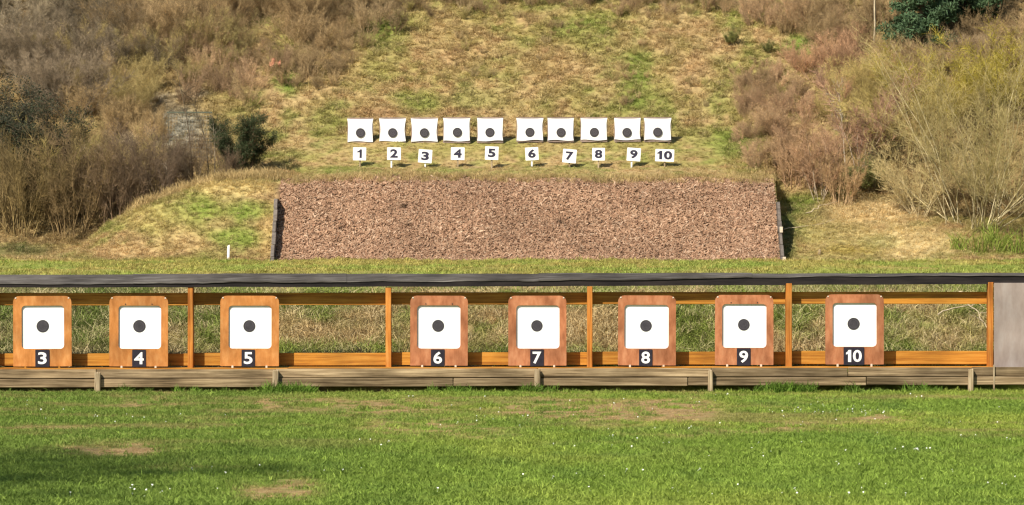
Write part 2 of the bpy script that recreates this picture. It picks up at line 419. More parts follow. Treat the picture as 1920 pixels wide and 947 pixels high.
def tuft(seed, n, h, r, width, lean, droop):
    """a tuft of curved ribbon blades, two quads each"""
    g = np.random.default_rng(seed)
    V = []; Fq = []
    for i in range(n):
        a = g.uniform(0, 2 * math.pi); rr = r * math.sqrt(g.random())
        b = np.array((rr * math.cos(a), rr * math.sin(a), -.01))
        az = g.uniform(0, 2 * math.pi); ln = lean * g.uniform(.3, 1.2)
        d = np.array((math.cos(az) * math.sin(ln), math.sin(az) * math.sin(ln), math.cos(ln)))
        L = h * g.uniform(.55, 1.15)
        side = np.cross(d, (0, 0, 1)); side /= (np.linalg.norm(side) + 1e-6)
        tw = g.uniform(-.9, .9); side = side * math.cos(tw) + np.cross(d, side) * math.sin(tw)
        w = width * g.uniform(.6, 1.3)
        p1 = b + d * L * .55
        d2 = d + np.array((math.cos(az), math.sin(az), -.4)) * droop * g.uniform(.4, 1.3); d2 /= np.linalg.norm(d2)
        p2 = p1 + d2 * L * .5
        k = len(V)
        V += [b - side * w, b + side * w, p1 + side * w * .8, p1 - side * w * .8, p2 + side * w * .15, p2 - side * w * .15]
        Fq += [(k, k + 1, k + 2, k + 3), (k + 3, k + 2, k + 4, k + 5)]
    me = np_mesh('tuft', np.array(V), np.array(Fq))
    me.materials.append(M['grass'])
    return me

# ------------------------------------------------------------------ twiggy plants
def rot_about(v, k, a):
    return v * math.cos(a) + np.cross(k, v) * math.sin(a) + k * np.dot(k, v) * (1 - math.cos(a))
def deviate(d, ang, g):
    p = np.cross(d, g.normal(size=3)); p /= np.linalg.norm(p) + 1e-9
    return rot_about(d, p, ang)
def unit(v): return v / (np.linalg.norm(v) + 1e-9)
def segs_to_mesh(name, S):
    S = np.array(S, dtype=np.float64)           # p0 p1 r0 r1
    p0 = S[:, 0:3]; p1 = S[:, 3:6]; r0 = S[:, 6]; r1 = S[:, 7]
    d = p1 - p0; d /= np.linalg.norm(d, axis=1, keepdims=True) + 1e-9
    ref = np.where(np.abs(d[:, 2:3]) > .9, np.array([[1., 0, 0]]), np.array([[0, 0, 1.]]))
    u = np.cross(d, ref); u /= np.linalg.norm(u, axis=1, keepdims=True) + 1e-9
    w = np.cross(d, u)
    n = len(S); V = np.zeros((n, 6, 3))
    for k in range(3):
        a = 2 * math.pi * k / 3
        o = u * math.cos(a) + w * math.sin(a)
        V[:, k] = p0 + o * r0[:, None]; V[:, k + 3] = p1 + o * r1[:, None]
    b = (np.arange(n) * 6)[:, None]
    Fq = np.concatenate([b + np.array([[k, (k + 1) % 3, 3 + (k + 1) % 3, 3 + k]]) for k in range(3)], 0)
    return np_mesh(name, V.reshape(-1, 3), Fq, True)
def grow(seed, stems=22, H=2.5, lean=0.6, base_r=.25, r0=.014, side=3, twigs=3, arch=.05, side_ang=.55, side_len=.38, twig_len=.14, nodes=7, start=2, tips=None, up=.06, twig_r=.0048):
    """a many-stemmed bare shrub: list of stem segments, list of twig segments; tips collects twig ends"""
    g = np.random.default_rng(seed)
    stem = []; tw = []
    for s in range(stems):
        az = g.uniform(0, 2 * math.pi); rr = base_r * math.sqrt(g.random())
        p = np.array((rr * math.cos(az), rr * math.sin(az), -.08))
        az2 = az + g.normal() * .5; ln = lean * math.sqrt(g.random())
        d = np.array((math.cos(az2) * math.sin(ln), math.sin(az2) * math.sin(ln), math.cos(ln)))
        L = H * g.uniform(.55, 1.08); step = L / nodes
        for k in range(nodes):
            d = unit(d + g.normal(size=3) * .09 + np.array((math.cos(az2), math.sin(az2), 0)) * arch + np.array((0, 0, up)))
            q = p + d * step
            ra = r0 * (1 - k / nodes) + .003; rb = r0 * (1 - (k + 1) / nodes) + .003
            stem.append((*p, *q, ra, rb)); p = q
            if k >= start - 1:
                for b in range(side if k < nodes - 1 else side + 1):
                    if g.random() < .15: continue
                    bd = deviate(d, side_ang * g.uniform(.5, 1.4), g); bd = unit(bd + np.array((0, 0, .12)))
                    bl = L * side_len * g.uniform(.5, 1.1) * (1 - .45 * k / nodes); bp = p.copy(); br = max(ra * .5, .004)
                    for j in range(3):
                        bd = unit(bd + g.normal(size=3) * .13 + np.array((0, 0, up)))
                        bq = bp + bd * bl / 3
                        (stem if r0 > .02 else tw).append((*bp, *bq, br * (1 - j / 4), br * (1 - (j + 1) / 4))); bp = bq
                        for t in range(twigs):
                            td = deviate(bd, g.uniform(.35, .95), g)
                            tl = L * twig_len * g.uniform(.4, 1.2)
                            tm = bp + td * tl * .5; td2 = unit(td + g.normal(size=3) * .25 + np.array((0, 0, .1)))
                            te = tm + td2 * tl * .5
                            tw.append((*bp, *tm, twig_r, twig_r * .8)); tw.append((*tm, *te, twig_r * .8, twig_r * .45))
                            if tips is not None: tips.append(te); tips.append(tm)
    return stem, tw
def leaves_mesh(name, tips, per, size, spread, seed, narrow=.45, droop=0.0):
    g = np.random.default_rng(seed)
    T = np.repeat(np.array(tips), per, 0)
    n = len(T)
    c = T + g.normal(size=(n, 3)) * spread
    d = g.normal(size=(n, 3)); d[:, 2] += .3 - droop; d /= np.linalg.norm(d, axis=1, keepdims=True)
    s = np.cross(d, g.normal(size=(n, 3))); s /= np.linalg.norm(s, axis=1, keepdims=True) + 1e-9
    L = size * g.uniform(.6, 1.3, (n, 1))
    V = np.stack([c - d * L * .5, c + s * L * narrow * .5, c + d * L * .5, c - s * L * narrow * .5], 1).reshape(-1, 3)
    return np_mesh(name, V, np.arange(n * 4).reshape(-1, 4))
def plant(name, loc, rotz, scale, meshes, label, cat, group=None):
    """meshes: list of (part name, mesh, colour)"""
    e = empty(name, loc); e.rotation_euler = (0, 0, rotz)
    e.scale = scale if isinstance(scale, tuple) else (scale,) * 3
    for pn, me, colr in meshes:
        o = link(pn, me, None, e)
        o.color = (*colr, 1)
    tag(e, label, cat, group)
    return e
def on_ground(px, py, Y0=96.0, Y1=115.0):
    """where the line of sight through a photo point meets the slope"""
    Ys = np.arange(Y0, Y1, .03)
    X = (px - 960) * Ys / F; Z = EYE + (HZ - py) * Ys / F
    h = height(X, Ys)
    i = np.argmax(h >= Z)
    if h[i] < Z[i]: i = len(Ys) - 1
    return Vector((X[i], Ys[i], h[i]))

def shrub_meshes(seed, **kw):
    tips = []
    s, t = grow(seed, tips=tips, **kw)
    ms = segs_to_mesh('stems', s) if s else None; mt = segs_to_mesh('twigs', t)
    for m_ in (ms, mt):
        if m_: m_.materials.append(M['twig'])
    return ms, mt, tips

# ------------------------------------------------------------------ target shelter (roof, posts, rails)
YB = 50.2                                   # depth of the rails
org = Vector((0, 50.1, 0.25))
shelter = empty('target_shelter', org)
tag(shelter, 'long low open shelter with grey felt roof and orange timber rails', 'shelter')
def roof_rows(px):
    back = np.interp(px, [-150, 0, 400, 960, 1400, 2070], [515.5, 515, 514, 513, 512.5, 512.5])
    front = np.interp(px, [-150, 0, 300, 640, 960, 1280, 1420, 1600, 2070], [532, 531, 530, 527.5, 525.5, 523, 518.5, 516.5, 516])
    low = np.interp(px, [-150, 0, 640, 960, 1280, 1500, 2070], [539, 539, 538, 537, 535.5, 534, 532.5])
    w = (vnoise(px * .011, px * 0 + 3.3) - .5) * 3.0 + (vnoise(px * .06, px * 0 + 8.3) - .5) * 1.2
    return back + w * .4, front + w, low + w * .3
rp = np.arange(-150, 2071, 10.0)
rb_, rf_, rl_ = roof_rows(rp)
def strip(name, lines, mat, closed=True):
    """loft: lines is a list of (Y, rows) running along the columns rp"""
    L = []
    for Y, rows in lines:
        L.append(np.stack([(rp - 960) * Y / F - org.x, (Y + np.zeros(len(rp))) - org.y, EYE + (HZ - rows) * Y / F - org.z], 1))
    k = len(L); n = len(rp)
    V = np.concatenate(L, 0)
    fs = []
    for a in range(k if closed else k - 1):
        b = (a + 1) % k
        for i in range(n - 1): fs.append((a * n + i, a * n + i + 1, b * n + i + 1, b * n + i))
    return link(name, np_mesh(name, V, np.array(fs)), mat, shelter)
FY = 50.0 + .035 * smooth(900, 1500, rp)
full = (rp, rb_, rf_, rl_, FY)
for i, (a, b) in enumerate(zip([-150, 250, 640, 1010, 1400, 1760], [256, 646, 1016, 1406, 1766, 2070])):
    sel = (full[0] >= a - 5) & (full[0] <= b + 5); up = -.9 if i % 2 else .0
    rp, rbk, rfr, FYk = full[0][sel], full[1][sel], full[2][sel], full[4][sel]
    strip('roof_sheet', [(50.60 + .004 * (i % 2), rbk + up), (FYk - .005 * (i % 2), rfr + up), (FYk - .002 - .005 * (i % 2), rfr + 1.5 + up * .3), (50.60 + .004 * (i % 2), rbk + 2.0 + up * .3)], M['felt'])
rp = full[0]
strip('fascia', [(FY + .008, rf_ + 1.6), (FY + .008, rl_), (FY + .06, rl_), (FY + .06, rf_ + 1.2)], M['fascia'])
strip('rear_beam', [(50.50, rb_ + 6), (50.50, rb_ + 13), (50.56, rb_ + 13), (50.56, rb_ + 6)], M['fascia'])
POSTS = [(-24, -14, 541, 691), (352, 362, 540, 691), (723, 733.5, 543, 690.5), (1101, 1111, 541, 690), (1474, 1485, 535.5, 689), (1853, 1863, 533, 691)]
for x0, x1, y0, y1 in POSTS:
    pbox('post', x0, x1, y0 - 4, y1, 50.02, YB - .001, M['post'], shelter, org, .005, .001)
def rail_rows(px):       # top rail top/bottom, bottom rail top/bottom
    t = (px - 0) / 1860.0
    return 549.5 - 2.5 * t, 573 - 3.5 * t, 663.5 - 6 * t, 686.5 - 4 * t
edges = [-150, -19, 357, 728, 1106, 1479.5, 1858]
for a, b in zip(edges[:-1], edges[1:]):
    r = rail_rows((a + b) / 2)
    # each rail board butts under the middle of a post
    k = (YB / 49.985)
    pbox('top_rail', a + .6, b - .6, r[0], r[1], YB, YB + .045, M['rail'], shelter, org, .004, .0015)
    pbox('bottom_rail', a + .6, b - .6, r[2], r[3], YB, YB + .045, M['rail'], shelter, org, .004, .0015)
for a, b in zip([-150, 540, 1240], [540, 1240, 1866]):
    m_ = (a + b) / 2
    y = 690.4 - 3.4 * m_ / 1860
    pbox('ledge', a + .3, b - .3, y, y + 2.9, 49.925, 50.27, M['rail'], shelter, org, .004, .001)
pan = pbox('end_panel', 1864, 2075, 530.5, 690, 50.02, 50.045, M['ply'], shelter, org, .002)
pan['label'] = 'pinkish grey plywood end panel'
pbox('batten', 1862.2, 1865.2, 684, 737, 49.86, 49.878, M['stake'], shelter, org, .002)

# ------------------------------------------------------------------ timber edging below the shelter
eo = Vector((0, 49.9, 0))
edging = empty('timber_edging', eo)
tag(edging, 'low weathered timber edging of stacked planks and stakes along the lawn', 'edging')
def edge_rows(px):
    t = px / 1860.0
    return 693.2 - 4.5 * t, 710.5 - 4.5 * t, 727.0 - 5.0 * t
ups = [-150, 181, 516, 1008, 1334, 1590, 1822, 2075]
lows = [-150, 181, 516, 850, 1008, 1290, 1334, 1625, 1822, 2075]
for a, b in zip(ups[:-1], ups[1:]):
    r0, r1 = edge_rows(a), edge_rows(b)
    d = random.uniform(-.004, .004)
    o = pbox('plank', a + .5, b - .5, (r0[0] + r1[0]) / 2, (r0[1] + r1[1]) / 2 - .5, 49.882 + d, 49.922, M['plank'], edging, eo, .006, .003)
for a, b in zip(lows[:-1], lows[1:]):
    r0, r1 = edge_rows(a), edge_rows(b)
    d = random.uniform(-.005, .003)
    pbox('plank', a + .5, b - .5, (r0[1] + r1[1]) / 2 + .6, (r0[2] + r1[2]) / 2, 49.868 + d, 49.922, M['plank'], edging, eo, .007, .003)
for i, (xc, w, y0, y1) in enumerate([(182.5, 10.5, 697, 742), (515.5, 10, 694, 741), (1008, 11.5, 692, 736), (1332.5, 9.5, 694, 733), (1820, 10, 692, 732)]):
    a = P(xc - w / 2, y1, 49.82); b = P(xc + w / 2, y0, 49.82)
    bm = box_bm((a.x, 49.80, a.z - .06), (b.x, 49.863, b.z), .008, eo, .004)
    for v in bm.verts:
        if v.co.z > b.z - .02 - eo.z: v.co.z += random.uniform(-.012, .008)
        v.co.x += (v.co.z - (a.z - eo.z)) * [.01, .03, -.02, .0, .01][i]
    link('stake', bm_mesh(bm, 'stake'), M['stake'], edging)

# ------------------------------------------------------------------ numerals
def one_mesh(w, h, k, depth=.002):
    # a plain figure 1 with a flag: k is the stem's share of the width
    o = [(w / 2 - k * w, -h / 2), (w / 2, -h / 2), (w / 2, h / 2), (w / 2 - k * w * .85, h / 2), (w / 2 - k * w * 1.15, h * .36), (-w / 2, h * .27), (-w / 2, h * .12), (w / 2 - k * w, h * .17)]
    return slab('numeral', o, -depth, 0)
def numeral_mesh(text, w, h, bold, depth=.002):
    if text == '1': return one_mesh(w, h, .5, depth)
    if text == '10':
        a = one_mesh(w * .33, h, .6, depth); b = numeral_mesh('0', w * .56, h, bold, depth)
        bm = bmesh.new(); bm.from_mesh(a); bmesh.ops.translate(bm, verts=list(bm.verts), vec=(-w * .335, 0, 0))
        k = len(bm.verts); bm.from_mesh(b); bmesh.ops.translate(bm, verts=list(bm.verts)[k:], vec=(w * .22, 0, 0))
        return bm_mesh(bm, 'numeral')
    cu = bpy.data.curves.new('numeral', 'FONT')
    cu.body = text; cu.size = 1.0; cu.offset = bold; cu.extrude = .01; cu.resolution_u = 4
    cu.space_character = 1.05
    o = bpy.data.objects.new('numeral_tmp', cu)
    C.objects.link(o)
    dg = bpy.context.evaluated_depsgraph_get()
    me = bpy.data.meshes.new_from_object(o.evaluated_get(dg))
    bpy.data.objects.remove(o); bpy.data.curves.remove(cu)
    n = len(me.vertices); co = np.zeros(n * 3, np.float32); me.vertices.foreach_get('co', co); co = co.reshape(-1, 3)
    lo, hi = co.min(0), co.max(0)
    x = ((co[:, 0] - (lo[0] + hi[0]) / 2) / (hi[0] - lo[0])) * w
    z = ((co[:, 1] - (lo[1] + hi[1]) / 2) / (hi[1] - lo[1])) * h
    y = -((co[:, 2] - lo[2]) / (hi[2] - lo[2])) * depth
    me.vertices.foreach_set('co', np.stack([x, y, z], 1).astype(np.float32).ravel()); me.update()
    me.materials.clear()
    return me
def disc_mesh(name, r, depth=.002, n=40, inner=0.0):
    bm = bmesh.new()
    a = [2 * math.pi * i / n for i in range(n)]
    fo = [bm.verts.new((r * math.cos(t), -depth, r * math.sin(t))) for t in a]
    bo = [bm.verts.new((r * math.cos(t), 0, r * math.sin(t))) for t in a]
    if inner <= 0:
        bm.faces.new(fo)
    else:
        fi = [bm.verts.new((inner * math.cos(t), -depth, inner * math.sin(t))) for t in a]
        for i in range(n): bm.faces.new((fo[i], fo[(i + 1) % n], fi[(i + 1) % n], fi[i]))
    for i in range(n): bm.faces.new((fo[i], fo[(i + 1) % n], bo[(i + 1) % n], bo[i]))
    return bm_mesh(bm, name)
def outline_round(x0, x1, z0, z1, rt, rb, seg=5):
    pts = []
    for cx, cz, r, a0 in ((x1 - rt, z1 - rt, rt, 0), (x0 + rt, z1 - rt, rt, 90), (x0 + rb, z0 + rb, rb, 180), (x1 - rb, z0 + rb, rb, 270)):
        for k in range(seg + 1):
            a = math.radians(a0 + 90 * k / seg)
            pts.append((cx + r * math.cos(a), cz + r * math.sin(a)))
    return pts
def plate_with_window(name, outer, inner, ya, yb):
    """outer and inner outlines with the same point count, bridged: a board with an opening"""
    n = len(outer)
    V = []
    for y in (ya, yb):
        V += [(x, y, z) for x, z in outer] + [(x, y, z) for x, z in inner]
    fs = []
    for i in range(n):
        j = (i + 1) % n
        fs.append((i, j, n + j, n + i))                              # front
        fs.append((2 * n + i, 3 * n + i, 3 * n + j, 2 * n + j))      # back
        fs.append((i, 2 * n + i, 2 * n + j, j))                      # rim
        fs.append((n + i, n + j, 3 * n + j, 3 * n + i))              # window reveal
    me = bpy.data.meshes.new(name); me.from_pydata(V, [], fs); me.update()
    return me
def slab(name, outline, ya, yb):
    n = len(outline)
    V = [(x, ya, z) for x, z in outline] + [(x, yb, z) for x, z in outline]
    fs = [tuple(range(n)), tuple(range(2 * n - 1, n - 1, -1))] + [(i, n + i, n + (i + 1) % n, (i + 1) % n) for i in range(n)]
    me = bpy.data.meshes.new(name); me.from_pydata(V, [], fs); me.update()
    return me

# ------------------------------------------------------------------ front row of target boards
# number, board x0 x1 y0 y1, card x0 x1 y0 y1, bull x y r, plate x0 x1 y0
FRONT = [
    ('3', 25, 134.5, 555, 687, 41, 120.5, 573, 654, 80.3, 611.7, 11.8, 66.5, 93, 655.5),
    ('4', 205, 315, 555, 687, 222, 302, 573, 654, 261, 611.7, 11.8, 248, 273.5, 655.5),
    ('5', 413, 523, 554.5, 686.5, 428.5, 509, 573, 653.5, 467.3, 611.5, 11.3, 453, 478, 655.5),
    ('6', 769, 877, 554.5, 685.5, 782, 863, 572.5, 653.5, 821.3, 611, 11.3, 808, 833.5, 655),
    ('7', 953, 1062, 554.5, 685.5, 968, 1049, 572.5, 653.5, 1006.7, 611, 10.8, 994, 1019.5, 655),
    ('8', 1158.5, 1267, 554, 685, 1170.5, 1253.5, 571.5, 653.5, 1211, 611, 11, 1198, 1223, 655),
    ('9', 1340.5, 1450, 553, 684.3, 1354, 1437, 570, 652, 1394.7, 609, 11, 1381.5, 1407, 652.8),
    ('10', 1547.5, 1657, 552, 683.3, 1561, 1643.5, 568, 650, 1600.7, 607.3, 11.5, 1581.5, 1620, 650.8),
]
WHERE = {'3': 'first in the front row', '4': 'before the first upright post', '5': 'just after the first upright post',
         '6': 'after the wide empty bay', '7': 'before the middle post', '8': 'just after the middle post',
         '9': 'before the fourth post', '10': 'last before the grey panel'}
ORD = ['', 'one', 'two', 'three', 'four', 'five', 'six', 'seven', 'eight', 'nine', 'ten']
YF = 49.975
for num, bx0, bx1, by0, by1, cx0, cx1, cy0, cy1, ux, uy, ur, nx0, nx1, ny0 in FRONT:
    s = F / YF
    o = P((bx0 + bx1) / 2, by1, YF)
    t = empty('target_board', o)
    hue = 'orange' if num in '345' else 'reddish brown'
    tag(t, '%s plywood target board numbered %s, %s' % (hue, ORD[int(num)], WHERE[num]), 'target board', 'front row of target boards')
    X = lambda p: (p - (bx0 + bx1) / 2) / s
    Z = lambda q: (by1 - q) / s
    mat = M['board_orange'] if num in '345' else M['board_brown']
    outer = outline_round(X(bx0), X(bx1), Z(by1), Z(by0), 12 / s, 1.0 / s, 5)
    inner = outline_round(X(cx0), X(cx1), Z(cy1), Z(cy0), 7 / s, 7 / s, 5)
    link('board', plate_with_window('board', outer, inner, -.011, .011), mat, t)
    card = link('card', slab('card', outline_round(X(cx0) - .03, X(cx1) + .03, Z(cy1) - .02, Z(cy0) + .03, .01, .01, 2), .013, .017), M['card'], t)
    b = link('bullseye', disc_mesh('bullseye', ur / s), M['bull'], card); b.location = (X(ux), .0125, Z(uy))
    for k in (.36, .7):
        q = link('scoring_ring', disc_mesh('scoring_ring', ur / s * k, .0026, 32, ur / s * k * .93), M['ring'], card); q.location = (X(ux), .0125, Z(uy))
    pl = link('number_plate', slab('number_plate', outline_round(X(nx0), X(nx1), Z(by1 + .8), Z(ny0), .006, .006, 2), -.019, -.0115), M['plate'], t)
    w = 16.3 if num != '10' else 29.5
    if num == '4': w = 18.0
    nm = link('numeral', numeral_mesh(num, w / s, 22.5 / s, .022), M['white'], pl); nm.location = (X((nx0 + nx1) / 2), -.0195, Z((ny0 + by1) / 2 + .3))
    bw = X(bx1) - X(bx0)
    for k in (-.29, .29):
        box('peg', (k * bw - .012, -.016, -.030), (k * bw + .012, .012, .006), M['pale'] if num not in '3' else M['rail'], t, (0, 0, 0), .003)
    for k in (-1, 1):
        box('corner_clip', (k * (bw / 2 - .032) - .009, -.017, Z(by0) - .033), (k * (bw / 2 - .032) + .009, -.0115, Z(by0) - .017), M['pale'], t, (0, 0, 0), .002)
        if num in ('4', '9', '6'):
            box('nail', (k * .155 - .006, -.017, Z(cy0) + .010), (k * .155 + .006, -.0115, Z(cy0) + .024), M['nail'], t, (0, 0, 0), .002)
    t.rotation_euler = (0, math.radians(random.uniform(-.25, .25)), 0)

# ------------------------------------------------------------------ far targets and number signs on the slope
FAR = [(1, 651, 700, 223, 265.5, 676, 249.2), (2, 711, 761, 222.5, 265, 736.3, 249), (3, 770.5, 821, 222.5, 264.7, 795.8, 249.2), (4, 830.5, 882, 222, 264.3, 857.6, 248.3), (5, 894, 944, 222, 264, 918.7, 248.5),
       (6, 968, 1019, 222, 263, 993.7, 248.3), (7, 1026, 1076.5, 222, 263, 1052, 248.5), (8, 1088, 1139, 222, 262.5, 1114.4, 248.3), (9, 1151, 1201.5, 222, 262, 1175.5, 248.5), (10, 1207, 1259, 222, 262.3, 1233, 248)]
YT = 101.25
ORD = ['', 'one', 'two', 'three', 'four', 'five', 'six', 'seven', 'eight', 'nine', 'ten']
for n, x0, x1, y0, y1, ux, uy in FAR:
    s = F / YT
    g = np.random.default_rng(100 + n)
    cx = (x0 + x1) / 2
    o = P(cx, y1, YT)
    t = empty('slope_target', o)
    tag(t, 'white paper target on the slope above the small number %s sign' % ORD[n], 'target', 'white targets on the slope')
    X = lambda p: (p - cx) / s
    Z = lambda q: (y1 - q) / s
    # paper: a curved sheet pinned at the corners, sides drawn in a little
    nu, nv = 9, 8
    V = []; hw = (x1 - x0) / 2 / s; hh = Z(y0)
    ph = g.uniform(0, 6, 4); cut = g.uniform(-.3, .6, 4)
    for j in range(nv + 1):
        v = j / nv
        pinch = 1 - .075 * math.sin(math.pi * v) ** .8 - .02 * (1 - v)
        for i in range(nu + 1):
            u = i / nu * 2 - 1
            x = u * hw * pinch + .006 * math.sin(7 * v + ph[0]) * u
            z = v * hh + .012 * math.sin(3.1 * u + ph[1]) * (1 - v) + .012 * abs(u) ** 3 * v - .008 * v
            y = -.02 + .012 * math.sin(2.2 * u + ph[2]) * math.cos(2.5 * v + ph[3])
            V.append((x, y, z))
    fs = [(j * (nu + 1) + i, j * (nu + 1) + i + 1, (j + 1) * (nu + 1) + i + 1, (j + 1) * (nu + 1) + i) for j in range(nv) for i in range(nu)]
    me = np_mesh('paper', np.array(V), np.array(fs), False)
    pap = link('paper', me, M['card'], t)
    md = pap.modifiers.new('thickness', 'SOLIDIFY'); md.thickness = .004; md.offset = 1
    bl = link('bullseye', disc_mesh('bullseye', 8.7 / s, .004), M['bull'], pap); bl.location = (X(ux), -.036, Z(uy))
    for k in (.3, .62):
        q = link('scoring_ring', disc_mesh('scoring_ring', 8.7 / s * k, .0046, 28, 8.7 / s * (k - .12)), M['ring'], pap); q.location = (X(ux), -.036, Z(uy))
    link('backing', slab('backing', outline_round(-hw * .99, hw * .99, -.045, hh + .03, .01, .01, 2), .0, .018), M['backing'], t)
    for k in (-1, 1):
        box('stake', (k * hw * .82 - .018, .02, -.38), (k * hw * .82 + .018, .05, hh * .9), M['backing'], t, (0, 0, 0), .003)
# number, x0 x1 y0 y1, tilt in degrees (clockwise), stake foot row
SIGNS = [(1, 661.5, 687, 276, 301.3, 1, 311), (2, 725.5, 752, 276, 300.5, 1, 316), (3, 784, 810.5, 280, 306, 4, 314), (4, 845, 871.5, 276, 300.5, 1, 313), (5, 909, 935, 274.3, 300.3, 2, 313),
         (6, 984.5, 1010, 276, 301, -3, 317), (7, 1054.5, 1081, 279.5, 306, 5, 313), (8, 1110, 1134.5, 277, 301.5, 0, 315), (9, 1175, 1201.5, 277, 302.5, 4, 321), (10, 1228, 1264.5, 279.5, 303.5, 2, 312)]
YS = 99.6
for n, x0, x1, y0, y1, tilt, foot in SIGNS:
    s = F / YS
    cx = (x0 + x1) / 2
    f = P(cx, foot, YS)
    zg = float(height(np.array([f.x]), np.array([YS]))[0])
    base = min(zg, f.z) - .12
    o = Vector((f.x, YS, base))
    t = empty('number_sign', o)
    tag(t, 'small white square sign with black figure %s on a stake on the slope' % ORD[n] if n != 10 else 'small white oblong sign with black figure ten on a stake, last of its row', 'number sign', 'number signs on the slope')
    zc = P(cx, (y0 + y1) / 2, YS).z - o.z
    w = (x1 - x0) / s; h = (y1 - y0) / s
    w *= .97; h *= .97
    pl = link('sign_plate', slab('sign_plate', outline_round(-w / 2, w / 2, -h / 2, h / 2, .014, .014, 3), -.012, .0), M['white'], t)
    pl.location = (0, -.022, zc); pl.rotation_euler = (math.radians(-4), math.radians(tilt), 0)
    nw = {1: 8.5, 10: 28.0, 4: 15.0}.get(n, 14.3) / s
    nm = link('numeral', numeral_mesh(str(n), nw, 16.2 / s, .042), M['numeral'], pl); nm.location = (0, -.0135, .005)
    off = {2: -.06, 9: -.05, 6: .0, 1: .01}.get(n, 0.0)
    sm = M['white'] if n in (2, 6, 9, 3) else M['stake']
    box('stake', (off - .019, -.018, 0), (off + .019, .012, zc + h * .3), sm, t, (0, 0, 0), .004)

# ------------------------------------------------------------------ bark bank: end walls and chips
def chip_front(z):     # depth of the chip face at a height
    return np.interp(z - 1.38, [0, .08, .42, 1.74, 1.86, 1.92], [94.7, 95.0, 95.5, 97.0, 97.3, 97.8])
def end_wall(name, xa, xb, ztop, label):
    o = Vector(((xa + xb) / 2, 95.0, 1.3))
    t = empty(name, o); tag(t, label, 'retaining wall')
    z = 1.22; k = 0
    hs = [.27, .26, .28, .25, .27, .24, .3]
    while z < ztop - .05:
        h = min(hs[k % 7], ztop - z)
        x0 = xa + random.uniform(-.008, .008); x1 = xb + random.uniform(-.008, .008)
        bm = bmesh.new()
        # a plank running into the bank, its front end cut along the slope
        ya, yb = chip_front(z + .02) - .5, chip_front(z + h) - .5
        vs = [bm.verts.new((x - o.x, y - o.y, q - o.z)) for x in (x0, x1) for (y, q) in ((ya, z + .004), (yb, z + h - .004), (chip_front(z + h) + .9, z + h - .004), (chip_front(z) + .9, z + .004))]
        bm.faces.new(vs[0:4]); bm.faces.new(vs[7:3:-1])
        for i in range(4):
            j = (i + 1) % 4; bm.faces.new((vs[i], vs[4 + i], vs[4 + j], vs[j]))
        bmesh.ops.bevel(bm, geom=list(bm.edges), offset=.006, segments=1, affect='EDGES')
        link('plank', bm_mesh(bm, 'plank'), M['wing'], t)
        z += h; k += 1
    return t
end_wall('retaining_wall', -5.36, -5.275, 2.80, 'grey upright timber end wall between grassy mound and bark chips')
rw = end_wall('retaining_wall', 5.965, 6.035, 2.72, 'dark timber end wall of the bark bank towards the bare willow')
for zz, hh in ((2.02, .13), (1.36, .12)):
    yy = float(chip_front(zz)) - .54
    box('bracket', (5.975, yy, zz), (6.045, yy + .035, zz + hh), M['pale'], rw, tuple(rw.location), .004)

def chip_variant(seed):
    g = np.random.default_rng(seed)
    L, W, T = g.uniform(.04, .075), g.uniform(.012, .022), g.uniform(.004, .008)
    bend = g.uniform(-.01, .01)
    V = []
    for sx, wx in ((-1, g.uniform(.3, .9)), (0, 1.1), (1, g.uniform(.2, .9))):
        for sy, sz in ((-1, -1), (1, -1), (1, 1), (-1, 1)):
            V.append((sx * L, sy * W * wx + bend * abs(sx), sz * T * (1.2 if sx == 0 else .7) + abs(bend) * abs(sx)))
    fs = []
    for a in (0, 4):
        for i in range(4):
            j = (i + 1) % 4; fs.append((a + i, a + j, a + 4 + j, a + 4 + i))
    fs += [(3, 2, 1, 0), (8, 9, 10, 11)]
    me = np_mesh('chip', np.array(V), np.array(fs)); me.materials.append(M['chip'])
    return me
chips_v = [chip_variant(i) for i in range(8)]
n = 52000
cx = rng.uniform(-5.26, 5.96, n); cy = rng.uniform(94.72, 97.5, n)
cy = np.where(rng.random(n) < .03, 97.2 + np.abs(rng.normal(0, .22, n)), cy)
keep = in_chips(cx, cy) | (rng.random(n) < .4 * np.exp(-((cy - 97.2) / .3) ** 2))
cx, cy = cx[keep], cy[keep]
cz = height(cx, cy); e = .05
sx_ = (height(cx + e, cy) - height(cx - e, cy)) / (2 * e); sy_ = (height(cx, cy + e) - height(cx, cy - e)) / (2 * e)
n = len(cx)
rot = np.stack([np.arctan(sy_) + rng.normal(0, .38, n), -np.arctan(sx_) + rng.normal(0, .38, n), rng.uniform(0, 2 * math.pi, n)], 1)
# euler XYZ turns about z last: chips are spun first by baking the spin into x/y tilt jitter instead
spin = rng.uniform(0, 2 * math.pi, n)
Rs = []
for i in range(n):
    m3 = Matrix.Rotation(rot[i, 0], 3, 'X') @ Matrix.Rotation(rot[i, 1], 3, 'Y') @ Matrix.Rotation(spin[i], 3, 'Z')
    Rs.append(m3.to_euler())
rot = np.array([[q.x, q.y, q.z] for q in Rs])
pal = np.array([(.39, .238, .148), (.44, .282, .182), (.355, .208, .128), (.28, .158, .097), (.52, .36, .245), (.375, .222, .138), (.18, .10, .062)])
dens = fbm(cx * .9, cy * 1.2, 3)
tint = pal[rng.choice(7, n, p=[.24, .2, .19, .13, .1, .08, .06])] * (1 + .35 * (rng.random((n, 1)) - .5)) * (.62 + .42 * dens[:, None])
pxc, pyc = to_px(cx, cy, cz)
for hx, hy, hr in ((757, 388, 7), (1050, 418, 6), (735, 395, 4), (1090, 470, 5), (640, 430, 4), (880, 452, 4), (1215, 405, 4)):      # scars
    k = np.exp(-(((pxc - hx) / hr) ** 2 + ((pyc - hy) / hr / .7) ** 2))[:, None]
    tint = tint * (1 - .85 * k)
